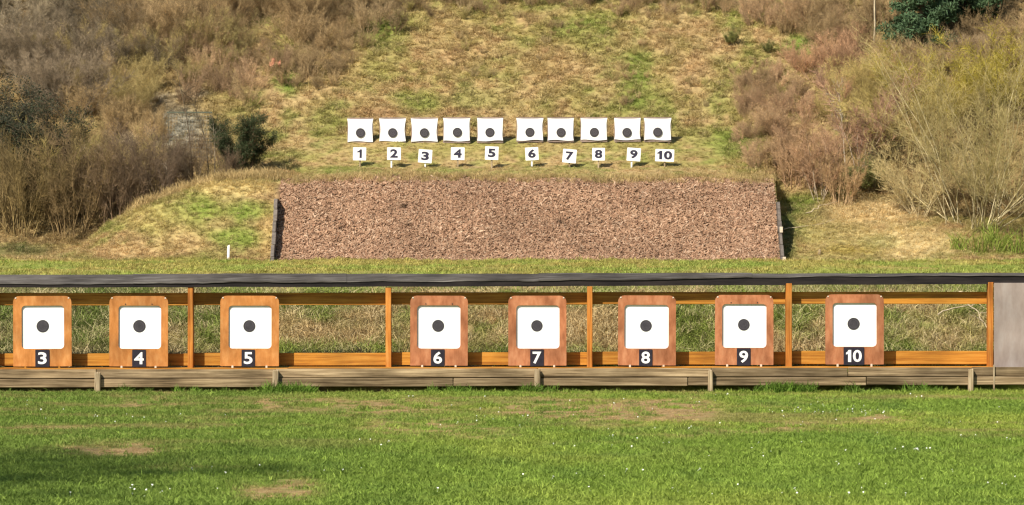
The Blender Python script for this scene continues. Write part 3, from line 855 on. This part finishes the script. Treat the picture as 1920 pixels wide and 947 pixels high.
scatter('bark_chips', np.stack([cx, cy, cz + rng.uniform(.0, .03, n)], 1), rot, rng.uniform(.42, .95, n), tint, chips_v, 'loose reddish tan bark chips heaped over the bank between two end walls', 'bark chips')

# ------------------------------------------------------------------ grass
lawn_t = [tuft(10 + i, 34, .045, .10, .0030, .75, .7) for i in range(5)]
def wedge(Y0, Y1, n, half=.135, extra=.4):
    Y = np.sqrt(rng.uniform(Y0 * Y0, Y1 * Y1, n)); X = rng.uniform(-1, 1, n) * (Y * half + extra)
    return X, Y
def eul(n, tilt=.15):
    return np.stack([rng.normal(0, tilt, n), rng.normal(0, tilt, n), rng.uniform(0, 2 * math.pi, n)], 1)
X, Y = wedge(24.5, 49.95, 42000)
Y = np.minimum(Y, 49.95)
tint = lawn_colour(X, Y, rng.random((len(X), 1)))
bright = rng.random(len(X)) < .10
tint[bright] = tint[bright] * 1.25 + np.array((.05, .05, .012))
pxl = 960 + F * X / Y; pyl = HZ + F * EYE / Y
worn = np.clip((tint[:, 0] / (tint[:, 1] + 1e-6) - .8) * 1.5, 0, .6)
scl = rng.uniform(.6, 1.25, len(X)) * (1 - worn)
scl = scl * (1 + .35 * np.exp(-((49.9 - Y) / .25) ** 2) * (rng.random(len(X)) < .5))
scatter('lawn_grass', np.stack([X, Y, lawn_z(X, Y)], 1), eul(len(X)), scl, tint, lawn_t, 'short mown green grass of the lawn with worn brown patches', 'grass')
# longer weeds against the edging
weeds_t = [tuft(40 + i, 40, .13, .07, .0045, .55, .6) for i in range(3)]
wx = []
for c, k, w in ((537, 26, 22), (1470, 26, 24), (1490, 14, 50), (560, 8, 14), (1720, 6, 30), (350, 6, 60), (1005, 8, 20), (870, 7, 60)):
    wx += list(rng.normal(c, w, k))
wx = np.array(wx); Yw = rng.uniform(49.66, 49.78, len(wx)); Xw = (wx - 960) * Yw / F
wc = np.array((.13, .22, .03)) * rng.uniform(.7, 1.25, (len(wx), 1))
scatter('edging_weeds', np.stack([Xw, Yw, lawn_z(Xw, Yw)], 1), eul(len(wx), .2), rng.uniform(.6, 1.3, len(wx)), wc, weeds_t, 'longer green weeds growing up against the timber edging', 'weeds')
# daisies
def daisy():
    bm = bmesh.new()
    n = 9
    c = bm.verts.new((0, 0, .045))
    ring = [bm.verts.new((.0125 * math.cos(2 * math.pi * i / n) * (1 if i % 2 else .8), .0125 * math.sin(2 * math.pi * i / n) * (1 if i % 2 else .8), .047)) for i in range(n)]
    for i in range(n): bm.faces.new((c, ring[i], ring[(i + 1) % n]))
    low = [bm.verts.new((v.co.x * .5, v.co.y * .5, .04)) for v in ring]
    for i in range(n): bm.faces.new((ring[i], low[i], low[(i + 1) % n], ring[(i + 1) % n]))
    for a, b in ((0, 3), (3, 6), (6, 0)):
        pa = [(.0015 * math.cos(2 * math.pi * k / 9), .0015 * math.sin(2 * math.pi * k / 9)) for k in (a, b)]
        bm.faces.new([bm.verts.new((*pa[0], 0)), bm.verts.new((*pa[1], 0)), bm.verts.new((*pa[1], .042)), bm.verts.new((*pa[0], .042))])
    me = bm_mesh(bm, 'daisy'); me.materials.append(M['daisy'])
    return me
M['daisy'] = noise_mat('daisy_white', [(0.3, (.78, .78, .70)), (0.7, (.86, .86, .80))], (60, 60, 60), 1.0, 2, 0.6, 0.2, 0, 0, False)
DA = [(80, 765, 50, 5), (125, 785, 60, 6), (255, 785, 80, 10), (240, 925, 45, 9), (330, 925, 40, 6), (440, 895, 60, 4), (590, 885, 60, 6), (690, 835, 20, 6), (670, 890, 30, 2), (860, 760, 70, 8), (930, 790, 80, 10), (820, 925, 40, 2), (1180, 830, 80, 14), (1190, 755, 60, 8), (1340, 740, 20, 4), (1320, 760, 30, 6), (1480, 773, 30, 12), (1530, 763, 14, 6), (1600, 772, 30, 14), (1620, 780, 40, 10), (1560, 880, 20, 4), (1730, 845, 30, 10), (1850, 830, 50, 6), (1690, 740, 30, 4), (1330, 920, 60, 5), (1500, 920, 80, 6), (1640, 925, 60, 8), (1800, 910, 70, 8), (1080, 900, 100, 8), (1420, 850, 120, 14), (1750, 790, 100, 8), (1400, 800, 100, 10), (1080, 790, 120, 10), (1180, 922, 60, 3)]
dx = []; dy = []
for a, b, w, k in DA:
    k = max(1, int(k * .8)); dx += list(rng.normal(a, w, k)); dy += list(np.clip(rng.normal(b, max(4, w * .12), k), 742, 946))
dx = np.array(dx); dy = np.array(dy)
Yd = F * EYE / (dy - HZ); Xd = (dx - 960) * Yd / F
nd = len(dx)
rd = np.stack([rng.uniform(.2, 1.0, nd), rng.normal(0, .3, nd), rng.normal(0, .6, nd)], 1)
scatter('daisies', np.stack([Xd, Yd, lawn_z(Xd, Yd) + .006], 1), rd, rng.uniform(.36, .74, nd), np.ones((nd, 3)), [daisy()], 'tiny white daisies dotted over the lawn', 'daisies')

# slope grass: long, half fallen
slope_t = [tuft(60 + i, 26, .16, .13, .0062, 1.1, 1.0) for i in range(5)]
short_t = [tuft(80 + i, 30, .075, .11, .0055, .8, .8) for i in range(4)]
X, Y = wedge(97.0, 109.5, 40000, .128, .5)
X2 = rng.uniform(-11.5, -5.3, 5200); Y2 = rng.uniform(94.6, 98, 5200)
X3 = rng.uniform(6.04, 12.8, 6000); Y3 = rng.uniform(94.7, 99.5, 6000)
X = np.concatenate([X, X2, X3]); Y = np.concatenate([Y, Y2, Y3])
keep = ~in_chips(X, Y - .06) & ~((X > -5.37) & (X < -5.26) & (Y < 98))
X, Y = X[keep], Y[keep]
Z = height(X, Y)
tint = slope_colour(X, Y, Z, rng.random((len(X), 1)))
pick = rng.random(len(X))
tint[pick < .22] = tint[pick < .22] * .5 + np.array((.60, .46, .24)) * .5
tint[pick > .92] *= .65
greenish = tint[:, 1] > tint[:, 0]
scl = rng.uniform(.55, 1.15, len(X)) * np.where(greenish, .7, .8)
mound = (Y < 98) & (np.abs(X) > 5)
scl = np.where(mound, scl * .75, scl)
scl = np.where((Y > 97.8) & (Y < 101.7) & (np.abs(X) < 5.0), scl * .5, scl)
scatter('slope_grass', np.stack([X, Y, Z], 1), eul(len(X), .3), scl, tint, slope_t, 'rough straw and green grass covering the hillside and mounds', 'grass')
# straw fringe along the crest of the bank
X = np.concatenate([rng.uniform(-8.8, -5.2, 420), rng.uniform(-5.3, 6.0, 900)]); Y = np.where(X < -5.2, rng.uniform(97.3, 98.2, len(X)), rng.uniform(97.05, 97.7, len(X)))
Z = height(X, Y)
fr_t = [tuft(95 + i, 18, .30, .12, .0055, .45, .5) for i in range(3)]
tint = STRAW * rng.uniform(.75, 1.35, (len(X), 1))
scatter('crest_straw', np.stack([X, Y, Z], 1), eul(len(X), .25), np.where(X < -5.2, rng.uniform(.4, 1.0, len(X)), rng.uniform(.25, .75, len(X))), tint, fr_t, 'pale dry grass stalks along the crest of the bank', 'dry grass')
# strip in front of the bank, and the bank seen through the shelter
X, Y = wedge(56, 94.9, 9000, .128, .4)
Z = height(X, Y)
tint = slope_colour(X, Y, Z, rng.random((len(X), 1)))
scatter('range_grass', np.stack([X, Y, Z], 1), eul(len(X), .2), rng.uniform(.6, 1.2, len(X)), tint, short_t, 'short yellow green grass between shelter roof and bark bank', 'grass')
X = rng.uniform(-7.2, 7.2, 15000); Y = rng.uniform(51.0, 56, 15000)
Z = height(X, Y)
tint = slope_colour(X, Y, Z, rng.random((len(X), 1)))
pick = rng.random(len(X))
tint[pick < .28] = tint[pick < .28] * .4 + np.array((.66, .54, .31)) * .6
tint[pick > .93] *= .55
bank_t = [tuft(110 + i, 26, .19, .10, .0042, .95, 1.0) for i in range(4)]
scatter('bank_grass', np.stack([X, Y, Z], 1), eul(len(X), .3), rng.uniform(.55, 1.2, len(X)), tint, bank_t, 'rough grass bank seen through the open shelter behind the boards', 'grass')

# ------------------------------------------------------------------ shrubs and trees
A = shrub_meshes(201, stems=20, H=2.4, lean=.55, base_r=.35, side=3, twigs=3)                       # rounded bare shrub
B = shrub_meshes(202, stems=26, H=2.0, lean=.38, base_r=.5, side=2, twigs=3, side_ang=.4, arch=.02)   # upright brushwood
D = shrub_meshes(203, stems=16, H=2.6, lean=.8, base_r=.3, side=3, twigs=3, arch=.09, side_len=.42)   # wide arching shrub
E = shrub_meshes(204, stems=10, H=2.2, lean=.35, base_r=.15, side=4, twigs=4, side_ang=.5)            # narrow fine-twigged
W = shrub_meshes(205, stems=30, H=4.3, lean=1.15, base_r=.6, r0=.011, side=3, twigs=3, arch=.03, side_ang=.42, side_len=.30, twig_len=.09, nodes=9, start=2, up=.03, twig_r=.0030)  # the pale willow
def pair(m, c1, c2): return [('stems', m[0], c1), ('twigs', m[1], c2)]
def bud_mesh(m, per, size, seed, spread=.03):
    me = leaves_mesh('buds', m[2][::2], per, size, spread, seed, .6); me.materials.append(M['leaf']); return me
def g_at(px, py, Y=None):
    if Y is None: return on_ground(px, py)
    X = (px - 960) * Y / F
    return Vector((X, Y, float(height(np.array([X]), np.array([Y]))[0])))

# thicket: masses of undergrowth that read as one
def inst_mesh(m, name):
    S = bmesh.new(); S.from_mesh(m[0]); S.from_mesh(m[1])
    me = bpy.data.meshes.new(name); S.to_mesh(me); S.free(); me.materials.clear(); me.materials.append(M['twig_i']); return me
TV = [inst_mesh(m, 'brush') for m in (A, B, D, E)]
def thicket(name, spots, label):
    pts = []; tint = []; sc = []
    for px, py, sp, k, col, s in spots:
        for i in range(int(k * 1.9)):
            p = on_ground(px + rng.normal() * sp[0], py + rng.normal() * sp[1], 97.6, 118)
            p.z -= .05; pts.append(p); tint.append(np.array(col) * rng.choice([.7, .9, 1.1, 1.4], p=[.15, .35, .35, .15]) * rng.uniform(.88, 1.12)); sc.append(s * rng.uniform(.5, 1.05))
    k = len(pts)
    scatter(name, np.array([list(p) for p in pts]), eul(k, .08), np.array(sc), np.array(tint), TV, label, 'undergrowth')
TAN = (.385, .27, .138); GREY = (.30, .24, .155); OLV = (.38, .31, .11); RED = (.40, .23, .125); DKB = (.13, .09, .055); YEL = (.36, .29, .06)
thicket('undergrowth', [
    (90, 60, (90, 45), 14, GREY, .7), (120, 150, (80, 35), 12, (.28, .215, .14), .6), (260, 60, (60, 40), 12, TAN, .6), (400, 40, (80, 35), 14, TAN, .55), (520, 20, (60, 25), 10, TAN, .55), (330, 110, (70, 25), 10, (.45, .36, .15), .42),
    (230, 170, (60, 25), 10, (.44, .34, .14), .4), (200, 230, (60, 22), 12, (.44, .31, .15), .36), (480, 110, (50, 30), 8, TAN, .34), (420, 160, (50, 25), 9, (.42, .28, .16), .34), (580, 70, (50, 40), 9, TAN, .36), (650, 30, (50, 20), 7, (.42, .3, .16), .36)],
    'grey brown bare undergrowth massed over the upper slope beside the dark bush')
thicket('brushwood_crest', [(700, 12, (90, 12), 10, TAN, .26), (860, 2, (110, 10), 12, (.42, .3, .16), .24), (1080, 0, (120, 10), 10, TAN, .24), (1300, 12, (80, 14), 10, (.42, .29, .16), .28), (1450, 35, (50, 25), 10, (.44, .29, .16), .36), (1570, 55, (50, 25), 10, TAN, .4)],
    'low tan brush fringing the top of the open slope')
thicket('hill_undergrowth', [(1560, 140, (50, 25), 10, (.50, .30, .17), .40), (1740, 130, (50, 15), 10, (.44, .31, .16), .32), (1830, 110, (60, 20), 12, (.44, .32, .18), .34), (1900, 80, (30, 20), 8, TAN, .38), (1440, 240, (30, 50), 8, (.42, .28, .155), .3), (1640, 200, (50, 30), 8, (.44, .34, .13), .42), (1520, 220, (60, 45), 12, (.52, .33, .19), .32)],
    'tan and russet bare undergrowth between dark evergreen and open slope')

bx = []
for i in range(260):
    px, py = rng.uniform(560, 1470), rng.uniform(-10, 205)
    if fbm(np.array([px * .008]), np.array([py * .014]), 3)[0] < .47: continue
    bx.append((px, py, (2, 2), 1, [(.40, .27, .14), (.42, .31, .14), (.36, .30, .11), (.46, .35, .18)][i % 4], .11 if py > 60 else .16))
for i in range(60):
    bx.append((rng.uniform(1380, 1500), rng.uniform(120, 320), (2, 2), 1, (.42, .285, .155), .18)); bx.append((rng.uniform(540, 660), rng.uniform(0, 170), (2, 2), 1, (.42, .3, .155), .18))
thicket('dead_bracken', bx, 'low dead bracken and coarse stalks mottling the open slope above the white targets')

def dn(c, f): return tuple(x * f for x in c)
# single shrubs
plant('bare_shrub', g_at(1825, 430, 97.4), .4, 1.06, pair(W, (.54, .45, .26), (.43, .345, .15)), 'large pale many-stemmed bare willow fanning out over the straw bank', 'shrub')
plant('bare_shrub', g_at(1905, 400, 98.4), 1.9, .82, pair(W, (.46, .38, .21), (.39, .31, .135)), 'bare olive grey shrub behind the pale willow, cut by the frame edge', 'shrub')
yb = bud_mesh(A, 2, .028, 5)
plant('bare_shrub', g_at(1765, 260, 102.0), .8, (1.0, 1.0, .72), pair(A, (.30, .25, .08), (.38, .31, .055)) + [('buds', yb, (.40, .32, .07))], 'yellow olive budding shrub rising behind the pale willow', 'shrub', 'budding shrubs')
plant('bare_shrub', g_at(1880, 230, 102.4), 2.1, (1.1, 1.1, .8), pair(A, (.30, .25, .08), (.38, .31, .055)) + [('buds', yb, (.42, .33, .07))], 'yellow budding shrub above the willow at the frame edge', 'shrub', 'budding shrubs')
plant('bare_shrub', g_at(1700, 300, 100.8), 3.0, .95, pair(D, (.46, .37, .17), (.46, .36, .13)), 'olive brown arching shrub at the flank of the willow', 'shrub')
plant('bare_shrub', g_at(1610, 290, 100.5), 1.0, .95, pair(E, (.48, .38, .28), (.40, .24, .155)), 'reddish purple fine-twigged young birch beside the olive shrub', 'shrub', 'russet birch saplings')
plant('bare_shrub', g_at(1535, 365, 99.3), 2.4, .80, pair(E, (.50, .40, .28), (.44, .27, .155)), 'russet birch sapling with pale stem above the dark end wall', 'shrub', 'russet birch saplings')
plant('bare_shrub', g_at(1490, 330, 99.8), .3, .55, pair(B, (.46, .29, .165), (.46, .29, .155)), 'low russet brushwood at the edge of the open slope', 'shrub')
plant('bare_shrub', g_at(1580, 375, 99.1), 4.0, .5, pair(B, (.46, .31, .17), (.48, .31, .155)), 'small russet brush behind the straw-covered bank', 'shrub')
plant('bare_shrub', g_at(1725, 420, 98.0), .3, .70, pair(D, (.58, .47, .27), (.54, .42, .2)), 'low tan arching shrub under the spreading willow branches', 'shrub')
# front brush on the left
for px, py, Y, rz, s, m, c, lab in (
        (40, 455, 97.9, .2, .80, B, (.235, .17, .072), 'olive brown upright brushwood at the frame edge below the dark bush'),
        (135, 455, 97.9, 1.4, .84, B, (.215, .148, .07), 'upright russet brown brushwood at the foot of the grassy mound'),
        (215, 430, 98.2, 2.6, .74, B, (.22, .15, .09), 'dark brown brushwood rising behind the low end of the mound'),
        (295, 385, 98.6, .9, .66, A, (.19, .135, .09), 'dark twiggy shrub behind the middle of the grassy mound'),
        (360, 360, 98.9, 3.3, .42, A, (.2, .15, .095), 'dark twiggy shrub beneath the two thin saplings'),
        (90, 385, 99.4, 4.2, .75, D, (.36, .28, .105), 'olive arching shrub over the brushwood below the dark bush'),
        (225, 345, 100.0, 5.0, .60, D, (.36, .28, .115), 'olive shrub between the brushwood and the pale stony ground'),
        (10, 430, 98.3, 2.2, .95, B, (.205, .15, .07), 'tall brown brushwood in the corner below the dark bush'),
        (85, 440, 98.4, 3.7, .92, B, (.205, .15, .068), 'dense olive brown brushwood between the corner and the mound foot'),
        (175, 420, 98.6, 5.2, .85, B, (.21, .145, .08), 'dense dark brown brushwood just behind the mound foot'),
        (250, 395, 98.7, 6.0, .75, B, (.185, .13, .08), 'dark purplish brown brushwood over the flank of the mound'),
        (330, 365, 99.0, 1.7, .55, B, (.19, .135, .085), 'dark upright twigs behind the mound under the wire panel'),
        (425, 335, 98.8, 5.6, .28, A, (.20, .14, .09), 'low brown twigs at the foot of the small dark evergreen')):
    plant('bare_shrub', g_at(px, py, Y), rz, s, pair(m, dn(c, 1.25), c), lab, 'shrub', 'brushwood by the mound')
# dark evergreen bushes
def evergreen(seed, stems, H, lean, per, size, spread, narrow=.4, **kw):
    tips = []
    s, t = grow(seed, stems=stems, H=H, lean=lean, base_r=.2, side=3, twigs=3, tips=tips, **kw)
    ms = segs_to_mesh('branches', s + t); ms.materials.append(M['twig'])
    ml = leaves_mesh('foliage', tips, per, size, spread, seed, narrow); ml.materials.append(M['leaf'])
    return ms, ml
G1 = evergreen(301, 16, 1.35, .75, 9, .055, .035, .22)
G2 = evergreen(302, 18, 2.2, .8, 4, .055, .06, .5)
plant('gorse_bush', g_at(455, 318, 99.3), .5, (.82, .82, .92), [('branches', G1[0], (.22, .16, .10)), ('foliage', G1[1], (.050, .066, .028))], 'small dark green bush at the crest of the grassy mound', 'bush')
plant('evergreen_bush', g_at(70, 300, 99.9), 1.1, (1.0, .9, .78), [('branches', G2[0], (.20, .15, .10)), ('foliage', G2[1], (.045, .055, .030))], 'large dark green bush above the brushwood at the frame edge', 'bush')
plant('evergreen_bush', g_at(-20, 300, 100.8), 2.6, (1.0, .9, .75), [('branches', G2[0], (.20, .15, .10)), ('foliage', G2[1], (.05, .055, .034))], 'dark evergreen bush half cut off by the frame edge', 'bush')
plant('evergreen_bush', g_at(1632, 372, 99.6), .2, (.45, .45, .33), [('branches', G2[0], (.3, .23, .13)), ('foliage', G2[1], (.19, .21, .065))], 'low mid green bush between birch sapling and pale willow', 'bush')
for px, py, s, c, lab in ((1372, 85, .17, (.24, .25, .075), 'small olive green tussock high on the open slope towards the conifer'), (1440, 100, .12, (.2, .21, .065), 'tiny olive green tussock beside a bright green grass patch')):
    plant('tussock_bush', on_ground(px, py), 1.0, (s, s, s * 1.15), [('branches', G2[0], (.2, .15, .08)), ('foliage', G2[1], c)], lab, 'bush', 'small bushes on the slope')
# rushes under the willow
rush_t = [tuft(130 + i, 60, .55, .16, .006, .3, .35) for i in range(2)]
rush_mesh = []
for i in range(2):
    q = rush_t[i]; q.materials.clear(); q.materials.append(M['leaf']); rush_mesh.append(q)
for i, (px, py, Y, s, lab) in enumerate(((1800, 497, 95.6, .75, 'green rush clump beneath the willow beside the straw bank'), (1838, 498, 95.5, .85, 'tall green rush clump below the willow stems'), (1878, 498, 95.5, .95, 'broad green rush clump between two others under the willow'), (1915, 498, 95.4, 1.0, 'green rush clump cut by the frame edge under the willow'), (1858, 480, 96.2, .8, 'green rush clump standing behind the front rushes'))):
    e_ = link('rush_clump', rush_mesh[i % 2], None, None, g_at(px, py, Y)); e_.scale = (s * 2.1, s * 1.3, s * 1.15); e_.rotation_euler = (0, 0, i * 1.3); e_.color = (.21, .26, .045, 1)
    tag(e_, lab, 'rushes', 'rushes under the willow')
# conifer on the upper slope
def conifer(seed, H, R):
    g = np.random.default_rng(seed); S = []; tips = []
    n = 12
    for k in range(n):
        S.append((0, 0, H * k / n - .2, 0, 0, H * (k + 1) / n - .2, .11 * (1 - k / n) + .01, .11 * (1 - (k + 1) / n) + .01))
    for k in range(70):
        z = H * (.04 + .94 * (k / 70)); r = R * (1 - z / H) ** .75 * g.uniform(.75, 1.1); a = k * 2.4 + g.normal() * .2
        p = np.array((0, 0, z)); d = unit(np.array((math.cos(a), math.sin(a), -.12)))
        for j in range(6):
            q = p + d * r / 6; d = unit(d + g.normal(size=3) * .08 + np.array((0, 0, .03)))
            S.append((*p, *q, .018 * (1 - j / 6) + .004, .018 * (1 - (j + 1) / 6) + .004)); p = q
            if j > 0:
                for s in (-1, 1):
                    td = unit(np.cross(d, (0, 0, s)) + d * .8 + np.array((0, 0, -.25)) + g.normal(size=3) * .15); tl = r * .3 * (1 - j / 9)
                    for f in (.25, .5, .75, 1.0): tips.append(p + td * tl * f)
                    S.append((*p, *(p + td * tl), .006, .003))
            tips.append(p)
    ms = segs_to_mesh('trunk', S); ms.materials.append(M['twig'])
    ml = leaves_mesh('crown', tips, 11, .12, .06, seed, .28, .5); ml.materials.append(M['leaf'])
    return ms, ml
CF = conifer(401, 4.2, 1.0)
plant('conifer_tree', g_at(1728, 72, 105.3), .3, 1.0, [('trunk', CF[0], (.16, .11, .07)), ('crown', CF[1], (.080, .130, .062))], 'bluish green conifer at the top of the slope above the olive shrubs', 'tree', 'conifers at the top of the slope')
plant('conifer_tree', g_at(1815, 22, 106.6), 1.7, 1.05, [('trunk', CF[0], (.16, .11, .07)), ('crown', CF[1], (.055, .09, .04))], 'darker conifer behind the bluish one, mostly above the frame', 'tree', 'conifers at the top of the slope')
# slender bare saplings
def sapling(seed, H, r, n=7):
    g = np.random.default_rng(seed); S = []; T = []
    p = np.array((0, 0, -.1)); d = np.array((g.normal() * .03, g.normal() * .03, 1.0)); d = unit(d)
    k = 12
    for i in range(k):
        d = unit(d + g.normal(size=3) * .035 + np.array((0, 0, .03))); q = p + d * H / k
        S.append((*p, *q, r * (1 - i / k) + .005, r * (1 - (i + 1) / k) + .005)); p = q
        if i > 3:
            for b in range(2):
                bd = deviate(d, g.uniform(.4, .9), g); bp = p.copy(); bl = H * .16 * g.uniform(.5, 1.2)
                for j in range(3):
                    bd = unit(bd + g.normal(size=3) * .15 + np.array((0, 0, .1))); bq = bp + bd * bl / 3
                    T.append((*bp, *bq, .006 * (1 - j / 4), .006 * (1 - (j + 1) / 4))); bp = bq
                    for t in range(2):
                        td = deviate(bd, g.uniform(.4, .9), g); T.append((*bp, *(bp + td * bl * .35), .0035, .002))
    a = segs_to_mesh('trunk', S); b = segs_to_mesh('twigs', T); a.materials.append(M['twig']); b.materials.append(M['twig'])
    return a, b
for i, (px, py, Y, H, r, c, lab) in enumerate((
        (361, 345, 99.6, 2.6, .020, (.13, .10, .065), 'thin dark sapling crossing the green wire panel'),
        (391, 345, 99.5, 2.0, .018, (.14, .11, .07), 'shorter thin sapling next to the wire panel, nearer the dark bush'),
        (402, 345, 99.4, 1.4, .014, (.34, .28, .2), 'short pale sapling between wire panel and small dark bush'),
        (1638, 120, 105.6, 3.4, .030, (.44, .36, .24), 'pale straight birch trunk next to the bluish conifer'),
        (1620, 40, 107.5, 3.0, .03, (.40, .32, .22), 'slim pale trunk at the top edge before the conifer'),
        (1586, 300, 100.6, 2.0, .014, (.50, .42, .32), 'slender pale stem among the reddish birch twigs'),
        (318, 372, 98.7, .8, .012, (.4, .33, .24), 'short pale stick leaning out behind the mound'),
        (440, 60, 106.4, 3.0, .02, (.42, .33, .22), 'thin pale trunk high among the tan undergrowth'))):
    a, b = sapling(500 + i, H, r)
    plant('sapling', g_at(px, py, Y), i * .7, 1.0, [('trunk', a, c), ('twigs', b, dn(c, .9))], lab, 'sapling')

# ------------------------------------------------------------------ small things
# green wire panel among the saplings
wp = g_at(352, 290, 100.9)
zt = P(352, 210, 100.9).z
wpan = empty('wire_panel', wp); tag(wpan, 'small green wire mesh panel with a top rail among thin saplings', 'fence panel')
x0, x1 = (313 - 352) * 100.9 / F, (398 - 352) * 100.9 / F
box('top_rail', (x0, -.018, zt - wp.z - .03), (x1, .018, zt - wp.z + .006), M['metal_green'], wpan, (0, 0, 0), .005)
for x in (x0 + .03, x1 - .03):
    box('post', (x - .007, -.010, -.3), (x + .007, .010, zt - wp.z - .031), M['metal_green'], wpan, (0, 0, 0), .004)
bm = bmesh.new()
for k in range(1, 16):
    x = x0 + (x1 - x0) * k / 16
    b2 = box_bm((x - .0018, -.003, -.2), (x + .0018, .003, zt - wp.z - .03)); tmp = bpy.data.meshes.new('t'); b2.to_mesh(tmp); b2.free(); bm.from_mesh(tmp); bpy.data.meshes.remove(tmp)
for k in range(10):
    z = (zt - wp.z - .05) * (k + .5) / 10
    b2 = box_bm((x0, -.008, z - .0018), (x1, -.003, z + .0018)); tmp = bpy.data.meshes.new('t'); b2.to_mesh(tmp); b2.free(); bm.from_mesh(tmp); bpy.data.meshes.remove(tmp)
link('wire_mesh', bm_mesh(bm, 'wire_mesh'), noise_mat('grey_wire', [(0.3, (.2, .21, .18)), (0.7, (.28, .29, .25))], (8, 8, 8), 1.0, 3, .5, .4), wpan)
# marker stakes
for px, top, foot, Y, w, m, lab in ((428, 460, 489, 94.8, .055, 'white', 'short white marker stake at the foot of the grassy mound'), (1536, 468, 489, 95.2, .06, 'stake', 'short pale wooden stub in the straw by the dark end wall')):
    g0 = g_at(px, foot, Y); zt2 = P(px, top, Y).z
    bm = box_bm((-w / 2, -w / 2, -.1), (w / 2, w / 2, zt2 - g0.z), .006)
    for v in bm.verts:
        if v.co.z > zt2 - g0.z - .03: v.co.z += v.co.x * .4
        v.co.x += v.co.z * .03
    q = link('marker_stake', bm_mesh(bm, 'marker_stake'), M[m], None, g0); tag(q, lab, 'stake')
# orange sheet caught in the scrub
og = on_ground(517, 134) + Vector((0, -.35, .12))
g = np.random.default_rng(77); V = []; nu = 10
for j in range(nu):
    for i in range(nu):
        u, v = i / (nu - 1) - .5, j / (nu - 1) - .5
        V.append((u * .27 + g.normal() * .02, v * .22 + .05 * math.sin(9 * u) + g.normal() * .01, .06 + .05 * math.cos(8 * u + 3 * v) + .05 * math.sin(11 * v) + v * .15 + g.normal() * .012))
rag = link('orange_sheet', np_mesh('orange_sheet', np.array(V), np.array([(j * nu + i, j * nu + i + 1, (j + 1) * nu + i + 1, (j + 1) * nu + i) for j in range(nu - 1) for i in range(nu - 1)]), True), M['orange_rag'], None, og)
md = rag.modifiers.new('thickness', 'SOLIDIFY'); md.thickness = .004
tag(rag, 'small crumpled orange red patch lying in the scrub on the slope', 'litter')
# fallen pale branches at the shelter's end and on the straw bank
def branch(name, p0, p1, r, lab, seed):
    g = np.random.default_rng(seed); S = []; T = []
    p0 = Vector(p0); p1 = Vector(p1); L = (p1 - p0).length; n = 8; last = np.array((0., 0, 0)); dirv = np.array(p1 - p0) / n
    for i in range(n):
        q = last + dirv + g.normal(size=3) * L * .015
        S.append((*last, *q, r * (1 - i / n * .6), r * (1 - (i + 1) / n * .6))); last = q
        if i > 2:
            d = deviate(unit(dirv), g.uniform(.4, .8), g); d[2] = abs(d[2]) * .5
            S.append((*q, *(q + d * L * .18), r * .4, r * .2))
    me = segs_to_mesh(name, S); me.materials.append(M['twig'])
    o = link(name, me, None, None, p0); o.color = (.55, .44, .28, 1)
    tag(o, lab, 'branch', 'fallen branches')
    return o
for i, (a, b, Y, lab) in enumerate(((((1795, 566)), (1848, 588), 53.0, 'pale fallen branch on the bank near the grey end panel'), ((1800, 575), (1846, 640), 52.6, 'second pale dry stem slanting down beside the shelter end post'), ((1755, 610), (1846, 578), 52.9, 'thin pale dry stem lying across the bank beside the shelter end'))):
    pa = P(*a, Y); pb = P(*b, Y - .2)
    pa = Vector((pa.x, pa.y, float(height(np.array([pa.x]), np.array([pa.y]))[0]) + .12)) if False else on_ground(a[0], a[1], 51.5, 56) + Vector((0, -.22, .13))
    pb = on_ground(b[0], b[1], 51.5, 56) + Vector((0, -.22, .12))
    branch('fallen_branch', pa, pb, .012, lab, 700 + i)
for i, (a, b, lab) in enumerate((((1470, 440), (1560, 420), 'pale branch lying on the grass by the dark end wall'), ((1510, 410), (1560, 378), 'shorter pale branch above the other on the straw bank'))):
    pa = on_ground(a[0], a[1], 94.8, 105) + Vector((0, -.12, .12)); pb = on_ground(b[0], b[1], 94.8, 105) + Vector((0, -.12, .12))
    branch('fallen_branch', pa, pb, .016, lab, 720 + i)

# ------------------------------------------------------------------ tall tree standing beside the lawn, outside the picture: its shade lies on the near grass
T2 = shrub_meshes(801, stems=5, H=8.0, lean=.75, base_r=.3, r0=.12, side=4, twigs=3, side_len=.42, twig_len=.16, nodes=8, twig_r=.02)
tl = leaves_mesh('foliage', T2[2], 1, .30, .25, 802, .5); tl.materials.append(M['leaf'])
TR = segs_to_mesh('trunk', [(0, 0, -.3, .1, .05, 6, .48, .40), (.1, .05, 6, 0, 0, 12, .40, .32), (0, 0, 12, .1, 0, 19, .32, .18)]); TR.materials.append(M['twig'])
tt = plant('shade_tree', Vector((-19.2, 4.2, 0)), .4, 1.0, [('trunk', TR, (.2, .16, .11))], 'tall budding tree beside the lawn whose thin shade lies on the near grass', 'tree')
for pn, me, c in (('limb', T2[0], (.2, .16, .11)), ('crown', T2[1], (.2, .16, .11)), ('foliage', tl, (.09, .12, .03))):
    o = link(pn, me, None, tt); o.color = (*c, 1); o.location = (0, 0, 17.0); o.scale = (1.15, 1.15, 1.0)
